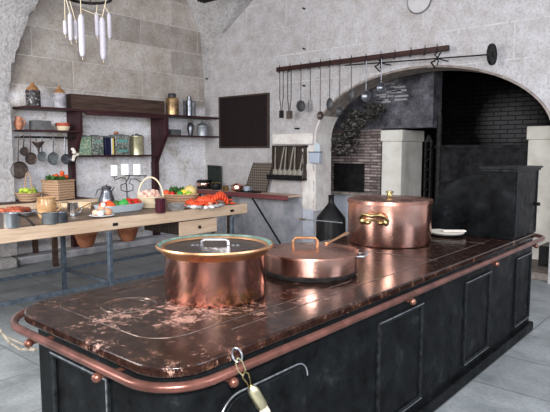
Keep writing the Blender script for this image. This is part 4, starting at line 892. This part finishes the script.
# second ceiling rack at the top edge
c = atY(211, -1, 6.2); g = thing('slatted_rack', 'dark slatted iron rack hanging at top near the vault corner', 'hanging rack', tuple(c)); m = MB(); k = mpp(c)
for q in (-.06, 0, .06): m.tube([c + V((-13 * k * 1.2, q, 0)), c + V((13 * k * 1.2, q, 0))], .016, 6)
m.build('slats', 'wrought_iron', g); m = MB()
zc = max(hy(6.2), interp(h2p, c.x)) + .03
for s in (-1, 1): m.tube([c + V((s * .15, -.07, 0)), c + V((s * .15, .07, 0))], .010, 6); m.tube([c + V((s * .15, 0, 0)), V((c.x + s * .15, 6.2, zc))], .006, 6)
m.build('hanger', 'wrought_iron', g)

# ================================================================== THINGS ON THE BACK WALL
wp = thing('woven_screen', 'large dark brown square screen fixed on back wall near the corner', 'screen', (-6.82, YB, 2.1))
m = MB(); m.box((-7.41, YB - .03, 1.655), (-6.23, YB, 2.545)); m.build('mesh', 'mesh_panel', wp)
m = MB(); y = YB - .045
for a, b in (((-7.43, 1.635), (-7.40, 2.565)), ((-6.24, 1.635), (-6.21, 2.565)), ((-7.40, 1.635), (-6.24, 1.665)), ((-7.40, 2.535), (-6.24, 2.565))): m.box((a[0], y, a[1]), (b[0], YB, b[1]))
m.build('frame', 'niche_wood', wp, bevel=.004)
# spoon rack in its recess
sr = thing('spoon_rack', 'dark open wooden rack with a tray lip on back wall', 'rack', (-5.8, YB, 1.1)); x0, x1, z0, z1 = -6.06, -5.41, 1.14, 1.675
m = MB(); m.box((x0, YB - .02, z0), (x1, YB - .001, z1)); m.build('back_board', 'niche_wood', sr)
m = MB(); m.box((x0 - .02, YB - .10, z0), (x0, YB, z1)); m.build('side', 'niche_wood', sr); m = MB(); m.box((x1, YB - .10, z0), (x1 + .02, YB, z1)); m.build('side', 'niche_wood', sr)
m = MB(); m.box((x0 - .02, YB - .10, z1 - .02), (x1 + .02, YB, z1)); m.build('top_board', 'niche_wood', sr)
m = MB(); m.box((x0 - .05, YB - .20, z0 - .03), (x1 + .03, YB, z0)); m.box((x0 - .05, YB - .20, z0), (x1 + .03, YB - .18, z0 + .055)); m.build('tray', 'black_pot', sr, bevel=.006)
sp0 = None
for k in range(6):
    x = x0 + .07 + k * (x1 - x0 - .13) / 5; lean = (-.05, .04, -.02, .03, -.04, .06)[k]
    p = V((x, YB - .12, z0 + .01)); t = thing('wooden_spoon', ('leftmost', 'second from left', 'third from left', 'third from right', 'second from right', 'rightmost')[k] + ' wooden spoon standing head down in the dark rack', 'spoon', tuple(p), 'spoons in the rack')
    m = MB(); m.ball(p + V((0, 0, .075)), .052, (1.05, .45, 1.35), 14, 10); m.build('spoon_bowl', 'spoon_wood', t)
    m = MB(); m.tube([p + V((0, 0, .10)), p + V((lean * .5, .03, .3)), p + V((lean, .07, .50))], [.013, .011, .012], 8); m.build('handle', 'spoon_wood', t)
p = atY(316, 157, YB - .05); t = thing('enamel_salt_box', 'small pale blue enamel holder hanging right of the spoon rack', 'holder', (p.x, YB, 1.5)); k = mpp(p); w = 6.2 * k
zb, zt, zp = atY(316, 163, YB).z, atY(316, 152, YB).z, atY(316, 143, YB).z
m = MB(); m.prism([(p.x - w, zb), (p.x + w, zb), (p.x + w * 1.08, zt), (p.x - w * 1.08, zt)], 'y', YB - .11, YB - .03); m.build('box', 'blue_enamel', t, bevel=.012)
m = MB(); m.box((p.x - w * 1.1, YB - .118, zt - .006), (p.x + w * 1.1, YB - .028, zt + .006)); m.build('dark_rim', 'blue_tin', t)
m = MB(); m.prism([(p.x - w * .6, zb), (p.x + w * .6, zb)] + [(p.x + w * .6 * math.cos(math.radians(a)), zp - w * .6 + w * .6 * math.sin(math.radians(a))) for a in range(0, 181, 15)], 'y', YB - .028, YB - .018); m.build('back_plate', 'pale_blue_enamel', t)
# counter below
ct = thing('wall_counter', 'narrow reddish wooden counter fixed along the back wall', 'counter', (-6.6, YB, .86))
m = MB(); m.box((-7.84, YB - .36, .842), (-5.50, YB - .03, .875)); m.build('counter_top', 'counter_pale', ct)
m = MB(); m.box((-7.84, YB - .385, .80), (-5.50, YB - .36, .875)); m.build('front_edge', 'counter_wood', ct, bevel=.006)
a, b = atY(252, 200, YB - .33), atY(280, 243, YB - .06); m = MB(); m.tube([V((a.x, a.y, .80)), b, V((b.x + .02, YB - .05, b.z - .25))], .016, 8); m.build('brace', 'wrought_iron', ct)
for x in (-7.7, -6.9): m = MB(); m.box((x - .03, YB - .34, 0), (x + .03, YB - .28, .84)); m.build('leg', 'old_oak', ct)
CZ = .875
def C(x, w_, Y=YB - .2): p = onY(x, Y, CZ); return p, w_ / 2 * mpp(p)
p, r = C(204, 15); t = thing('copper_cask', 'dark copper-banded pot at left end of the back counter', 'pot', tuple(p))
m = MB(); m.lathe(p, [(0, .001), (r * .85, .001), (r, .06), (r, .12), (r * .85, .17), (0, .17)], 28); m.build('pot_body', 'black_pot', t); m = MB(); m.lathe(p, [(r * 1.0, .06), (r * 1.02, .065), (r * 1.02, .115), (r * 1.0, .12)], 28); m.build('copper_band', 'worn_copper', t)
p, r = C(216, 11); t = thing('black_pot', 'squat black pot with gold rim right of the copper-banded pot', 'pot', tuple(p))
m = MB(); m.lathe(p, [(0, .001), (r * .8, .001), (r, .06), (r * .85, .12), (r * .8, .13), (0, .12)], 24); m.build('pot_body', 'black_pot', t); m = MB(); m.torus(p + V((0, 0, .128)), r * .8, .008, 24, 6); m.build('rim', 'brass', t)
p, r = C(225.5, 8, YB - .26); t = thing('brass_ball_pot', 'little round brass pot on the back counter', 'pot', tuple(p))
m = MB(); m.lathe(p, [(0, .001), (r * .6, .001), (r, .045), (r * .7, .085), (r * .75, .095), (0, .09)], 24); m.build('pot_body', 'brass', t); m = MB(); m.tube([p + dd * r * .7 + V((0, 0, .08)), p + dd * r * 1.8 + V((0, 0, .11))], .006, 6); m.build('handle', 'brass', t)
p, r = C(237, 12); t = thing('copper_kettle', 'small round copper kettle beside the pale blue cup', 'kettle', tuple(p))
m = MB(); m.lathe(p, [(0, .001), (r * .7, .001), (r, .05), (r * .95, .10), (r * .6, .13), (r * .2, .14), (0, .155)], 28); m.build('kettle_body', 'worn_copper', t); m = MB(); m.tube([p + dd * r * .9 + V((0, 0, .07)), p + dd * r * 1.35 + V((0, 0, .12))], [.012, .007], 8); m.build('spout', 'worn_copper', t)
p, r = C(247, 7); t = thing('blue_cup', 'small pale blue cup on the back counter', 'cup', tuple(p))
m = MB(); m.lathe(p, [(0, .001), (r * .75, .001), (r, .09), (r * .92, .09), (r * .7, .01), (0, .01)], 24); m.build('cup_body', 'blue_enamel', t); m = MB(); m.tube([p + dd * r * .9 + V((0, 0, .075)), p + dd * r * 1.6 + V((0, 0, .06)), p + dd * r * .85 + V((0, 0, .025))], .005, 6); m.build('handle', 'blue_enamel', t)
p = onY(249, YB - .28, CZ); t = thing('iron_griddle', 'flat black iron griddle tray lying along counter below grid board', 'tray', tuple(p))
m = MB(); m.at(p); m.box((-.26, -.06, .001), (.24, .06, .012)); m.box((-.26, -.06, .012), (.24, -.05, .028)); m.box((-.26, .05, .012), (.24, .06, .028)); m.build('tray_body', 'black_pot', t, bevel=.003); m = MB(); m.tube([p + V((-.26, 0, .02)), p + V((-.38, 0, .02))], .008, 8); m.build('handle', 'black_pot', t)
a = atY(208.5, 165, YB - .05); b = atY(221.5, 166, YB - .05); m = MB(); m.prism([(a.x, CZ), (b.x, CZ), (b.x, b.z), (a.x, a.z)], 'y', YB - .08, YB - .045); tag(m.build('slate_board', 'slate_green', origin=(a.x, YB - .06, CZ), bevel=.004), 'dark green-black upright slate standing behind pots on back counter', 'board')
Pn = [atY(*q, YB - .12) for q in ((243.5, 190.5), (265, 190.5), (271.5, 163), (252.5, 163))]; zs = CZ - Pn[0].z
m = MB(); P2 = [(Pn[0].x, CZ + .001), (Pn[1].x, CZ + .001), (Pn[2].x, Pn[2].z), (Pn[3].x, Pn[3].z)]
gb = thing('grid_board', 'tilted grey-brown grid-patterned board leaning on back wall above counter', 'board', (P2[0][0], YB - .12, CZ)); m.prism(P2, 'y', YB - .10, YB - .075); m.build('board', 'grid_board', gb)
m = MB(); m.tube([(q[0], YB - .095, q[1] + (.008 if i < 2 else 0)) for i, q in enumerate(P2)], .010, 6, True); m.build('frame', 'niche_wood', gb)
# beam of utensils
YU = YB - .17
bl, br_ = atY(277, 68.5, YU), atY(449, 49.5, YU); bz = (bl.z + br_.z) / 2
ub = thing('utensil_beam', 'long dark red wooden beam studded with iron hooks above the hearth arch', 'beam', ((bl.x + br_.x) / 2, YU, bz))
m = MB(); m.box((bl.x, YU - .025, bz - .035), (br_.x, YU + .025, bz + .035)); m.build('beam', 'red_beam', ub, bevel=.006)
hk = [279.5, 290, 301, 310, 320.5, 330, 340, 351.5, 366, 381, 395, 411, 425, 437]
for x in hk:
    X = onY(x, YU - .03, bz).x; m = MB(); m.tube([(X, YU - .03, bz + .065), (X, YU - .032, bz), (X, YU - .034, bz - .05), (X, YU - .055, bz - .065), (X, YU - .07, bz - .045)], .006, 6); m.build('hook', 'wrought_iron', ub)
for x in (301, 420): X = onY(x, YU, bz).x; m = MB(); m.box((X - .012, YU + .02, bz - .012), (X + .012, YB, bz + .012)); m.build('wall_bracket', 'wrought_iron', ub)
rod = thing('jack_rod', 'thin iron rod with a wheel at its right end above the arch', 'rod', tuple(atY(437, 58, YU)))
a, b = atY(345, 62, YU - .02), atY(492, 54.5, YU - .02); zz = (a.z * .3 + b.z * .7); a.z = 2.835; b.z = 2.755
m = MB(); m.tube([a, b], .009, 8); m.build('shaft', 'wrought_iron', rod)
m = MB(); m.at(b, ry=math.pi / 2); m.lathe((0, 0, 0), [(0, -.03), (.03, -.03), (.03, -.012), (.10, -.012), (.125, -.02), (.13, 0), (.125, .02), (.10, .012), (.03, .012), (.03, .03), (0, .03)], 32); m.build('wheel', 'wrought_iron', rod)
ra_, rb_ = a.copy(), b.copy()
for x in (380, 437):
    a = V((0, 0, ra_.z + (rb_.z - ra_.z) * (onY(x, YU, 2.8).x - ra_.x) / (rb_.x - ra_.x)))
    X = onY(x, YU - .02, a.z).x; m = MB(); m.tube([(X + .05, YU - .02, a.z + .07), (X + .02, YU - .03, a.z + .02), (X, YU - .035, a.z), (X - .03, YU - .03, a.z - .03), (X - .09, YU, a.z - .04), (X - .11, YB, a.z - .09)], .010, 8); m.tube([(X, YU - .03, a.z), (X + .04, YU - .06, a.z - .04), (X + .03, YU - .07, a.z - .09)], .008, 8); m.tube([(X - .04, YU - .02, a.z + .06), (X + .03, YU - .03, a.z - .01), (X + .07, YB, a.z - .02)], .007, 6); m.build('wall_hook', 'wrought_iron', rod)
UY = YU - .06
def up(x, y): q = atY(x, y, UY); return V((q.x, UY, q.z + (bz - .06 - atY(x, 68.5 - (x - 277) * .1105, UY).z) * .4))
def utensil(name, label, cat, x, ye, kind, r_=4.5, mat='dark_steel'):
    r_ *= 1.12 if kind != 'iron' else 1
    X = onY(x, UY, bz - .06).x; top = V((X, UY, bz - .045)); e = atY(x, ye, UY); e.x = X; k = mpp(e); t = thing(name, label, cat, tuple(top))
    if kind == 'iron':                            # two long arms joined to a pair of hinged plates
        m = MB()
        for s in (-1, 1): m.tube([top + V((s * 2.2 * k, 0, 0)), e + V((s * 2.2 * k, 0, 18 * k)), e + V((s * .8 * k, 0, 10 * k)), e + V((s * .8 * k, 0, 6 * k))], .006, 6)
        m.tube([top + V((-2.2 * k, 0, 0)), top + V((0, .01, .02)), top + V((2.2 * k, 0, 0))], .004, 6); m.build('arms', 'wrought_iron', t)
        m = MB(); m.box((X - r_ / 2 * k, UY - .018, e.z - 1 * k), (X + r_ / 2 * k, UY + .018, e.z + 6.5 * k)); m.build('plates', 'wrought_iron' if r_ < 5 else 'bronze_pan', t, bevel=.005); return
    if kind == 'fork':
        m = MB(); m.tube([top, e + V((0, 0, 11 * k))], .0055, 6)
        for s in (-1, 1): m.tube([e + V((0, 0, 11 * k)), e + V((s * 1.9 * k, 0, 10 * k)), e + V((s * 2.1 * k, 0, 6 * k)), e + V((s * 2.0 * k, 0, 0))], [.005, .005, .004, .003], 6)
        m.build('fork_body', mat, t); return
    m = MB(); m.tube([top, e + V((0, 0, r_ * k))], .0060, 6); m.build('handle', mat, t)
    m = MB(); R2 = r_ * k
    if kind == 'skimmer': m.at(e, rx=math.pi / 2 + .1); m.lathe((0, 0, 0), [(0, .012), (R2 * .8, .004), (R2, 0), (R2 * .98, -.004), (0, .006)], 8)
    elif kind == 'ladle': m.at(e, rx=math.pi / 2); m.lathe((0, 0, 0), [(0, -.045), (R2 * .6, -.035), (R2, 0), (R2 * .93, 0), (R2 * .55, -.028), (0, -.037)], 24)
    elif kind == 'spoon': m.at(e); m.ball((0, 0, 0), R2, (.85, .25, 1.3), 16, 10)
    m.build('head', mat, t)
utensil('waffle_iron', 'leftmost long-armed iron with small dark plates hanging from the beam', 'waffle iron', 281.5, 117, 'iron', 4.6)
utensil('waffle_iron', 'long-armed iron with larger brown plates, second from left on beam', 'waffle iron', 289.5, 117.5, 'iron', 6.5)
utensil('skimmer', 'flat grey skimmer with wide angular head hanging from the beam', 'skimmer', 301, 106, 'skimmer', 5.4)
utensil('meat_fork', 'two-pronged iron fork hanging from the beam', 'fork', 310.5, 111, 'fork')
utensil('ladle', 'small dark ladle reaching lowest, right of the fork on beam', 'ladle', 320.5, 115.5, 'ladle', 3.8, 'bronze_pan')
utensil('spoon', 'long-handled grey spoon hanging in front of the arch left end', 'spoon', 330, 104, 'spoon', 4.2)
utensil('skimmer', 'thin-handled skimmer with narrow tip hanging over the arch stones', 'skimmer', 340, 111, 'ladle', 3.6)
utensil('ladle', 'grey ladle hanging over the arch stones, fourth from right', 'ladle', 351.5, 95, 'spoon', 4.0)
utensil('ladle', 'tilted pale tin ladle hanging third from right', 'ladle', 366.5, 96, 'ladle', 4.8, 'pewter')
utensil('ladle', 'pale tin ladle, rightmost of those hanging from beam', 'ladle', 381.5, 87.5, 'ladle', 4.3, 'pewter')
c = atY(418.5, 0, YB - .03); t = thing('wall_disc', 'pale round disc with dark rim high on the back wall', 'disc', (c.x, YB, c.z)); m = MB(); m.at((c.x, YB, c.z), rx=math.pi / 2); k = mpp(c)
m.lathe((0, 0, 0), [(0, .03), (12 * k, .025), (12.5 * k, 0)], 40); m.build('disc_face', 'disc_stone', t); m = MB(); m.at((c.x, YB - .008, c.z), rx=math.pi / 2); m.torus((0, 0, 0), 12.7 * k, .010, 40, 6); m.build('rim', 'lead_box', t)
for i, (x, y) in enumerate(((305, 86), (305, 49), (305, 9), (298, 128.5), (208, 79))):
    p = atY(x, y, YB); m = MB(); m.box((p.x - .035, YB - .05, p.z - .012), (p.x + .035, YB, p.z + .012)) if i == 3 else m.tube([(p.x, YB, p.z), (p.x, YB - .05, p.z), (p.x, YB - .055, p.z + .015)], .012, 6)
    tag(m.build('iron_peg', 'wrought_iron', origin=(p.x, YB, p.z)), ('rusty iron peg in the wall just above the skimmer and fork', 'rusty iron peg in bare wall above the beam', 'topmost rusty iron peg in the back wall', 'flat iron peg above the spoon rack', 'small iron peg beside the vault corner')[i], 'peg')

# ================================================================== IN AND AROUND THE HEARTH
c = onY(330.5, 6.15, 0); t = thing('black_churn', 'tall black vessel with conical shoulders and narrow neck left of the copper pots', 'churn', tuple(c)); k = mpp(V((c.x, c.y, .8))); r = 14.8 * k
zt = lambda y: atY(330.5, y, 6.15).z
m = MB(); m.lathe(c, [(0, .002), (r, .002), (r, zt(220)), (r * .96, zt(217)), (3.6 * k, zt(204)), (2.8 * k, zt(202)), (2.8 * k, zt(196)), (3.2 * k, zt(195)), (0, zt(195))], 36); m.build('vessel_body', 'black_pot', t)
m = MB(); z = zt(219); a = V((onY(306, 5.95, z).x, 5.88, z)); b = V((onY(344, 5.95, z).x, 5.92, z)); m.tube([a + V((.05, 0, 0)), b], .008, 8); m.build('tap_rod', 'steel', t)
m = MB(); m.tube([a - V((.06, 0, .0)), a + V((.05, 0, 0))], [.010, .012], 8); m.build('brass_tip', 'brass', t)
# spit stand by the left pier
X = onY(428, 7.85, 1).x; sj = thing('spit_stand', 'tall dark iron spit stand beside the left pier', 'stand', (X, 7.85, .09))
m = MB(); z1 = atY(427, 142, 7.85).z; m.box((X - .06, 7.82, .09), (X - .035, 7.88, z1)); m.box((X + .025, 7.82, .09), (X + .05, 7.88, z1)); m.build('uprights', 'wrought_iron', sj)
m = MB(); m.prism([(X - .07, z1), (X + .06, z1), (X + .01, z1 + .10), (X - .02, z1 + .10)], 'y', 7.83, 7.87); m.build('pointed_cap', 'wrought_iron', sj)
m = MB()
for k_ in range(9): z = .4 + k_ * (z1 - .5) / 8; m.tube([(X - .05, 7.80, z), (X, 7.76, z - .03), (X + .04, 7.80, z)], .009, 6)
m.build('rungs', 'wrought_iron', sj)
X = onY(437.5, 7.7, 1).x; m = MB(); m.tube([(X, 7.7, .09), (X, 7.7, 2.1)], .038, 12); m.tube([(X, 7.7, .09), (X, 7.7, .13)], .08, 12); po = m.build('iron_post', 'wrought_iron', origin=(X, 7.7, .09)); tag(po, 'thick black iron post standing right of the spit stand', 'post')
a, b = atY(438, 183, 7.7), atY(492, 184, 8.4); m = MB(); m.tube([a, (a + b) / 2 + V((0, 0, .05)), b, V((b.x + .1, 8.72, b.z))], .012, 8); tag(m.build('iron_spit', 'wrought_iron', origin=a), 'thin black iron spit reaching from post across the dark hearth', 'spit')
p = onY(547, 7.9, .09); m = MB(); m.box((p.x - .02, 7.55, .092), (p.x + .42, 7.95, .36)); tag(m.build('coal_box', 'black_pot', origin=p, bevel=.01), 'black box on hearth floor at right edge, beyond the range end', 'box')
rnd = random.Random(8); f0 = None
for k_ in range(7):
    p = atz(538 + rnd.uniform(0, 16), 272 + rnd.uniform(-4, 4), 0); p.z = .03; m = MB(); m.ball(p, .04, (rnd.uniform(1, 1.8), 1, .7), 8, 6, .2)
    tag(m.build('broken_brick', 'terracotta' if k_ % 2 else 'pale_stone', origin=p, smooth=False), 'broken reddish brick piece on floor past the range end' if k_ % 2 else 'pale stone chip on floor past the range end', 'rubble', 'broken brick bits' if k_ % 2 else 'stone chips')

# ================================================================== LIGHT AND CAMERA
def area(name, loc, tgt, size, power, col, sy=None):
    l = bpy.data.lights.new(name, 'AREA'); l.energy = power; l.color = col; l.size = size
    if sy: l.shape = 'RECTANGLE'; l.size_y = sy
    o = bpy.data.objects.new(name, l); COL.objects.link(o); o.location = loc
    o.rotation_euler = (V(tgt) - V(loc)).to_track_quat('-Z', 'Y').to_euler(); return o
area('window_light_right', (2.6, 3.5, 3.4), (-4, 6.5, 1.6), 2.2, 120, (.84, .90, 1.0), 2.2)
area('fill_light_left', (-4.6, -1.8, 2.6), (-7, 5.0, 1.0), 1.8, 230, (1.0, .985, .96), 2.0)  # unseen area light added to brighten the left wall and floor
area('window_light_behind', (.8, -2.2, 3.0), (-4, 4.5, 1.2), 2.4, 200, (.92, .95, 1.0), 2.0)
area('camera_flash', (.06, -.02, 1.78), (-2.6, 3.4, 1.2), 0.14, 95, (1.0, .97, .93), .10)
w = bpy.data.worlds.new('World'); bpy.context.scene.world = w; w.use_nodes = True
w.node_tree.nodes['Background'].inputs[0].default_value = (.74, .80, .90, 1); w.node_tree.nodes['Background'].inputs[1].default_value = .60
cam = bpy.data.cameras.new('Camera'); co_ = bpy.data.objects.new('Camera', cam); COL.objects.link(co_)
cam.sensor_width = 36; cam.lens = F / 550 * 36; cam.clip_start = .02; cam.clip_end = 60
co_.location = (0, 0, H); co_.rotation_euler = (math.pi / 2 - P, 0, YAW)
sc = bpy.context.scene; sc.camera = co_
sc.view_settings.view_transform = 'Standard'; sc.view_settings.look = 'None'; sc.view_settings.gamma = 1; sc.view_settings.exposure = .36
for ob in bpy.data.objects:
    if '_o' in ob: del ob['_o']
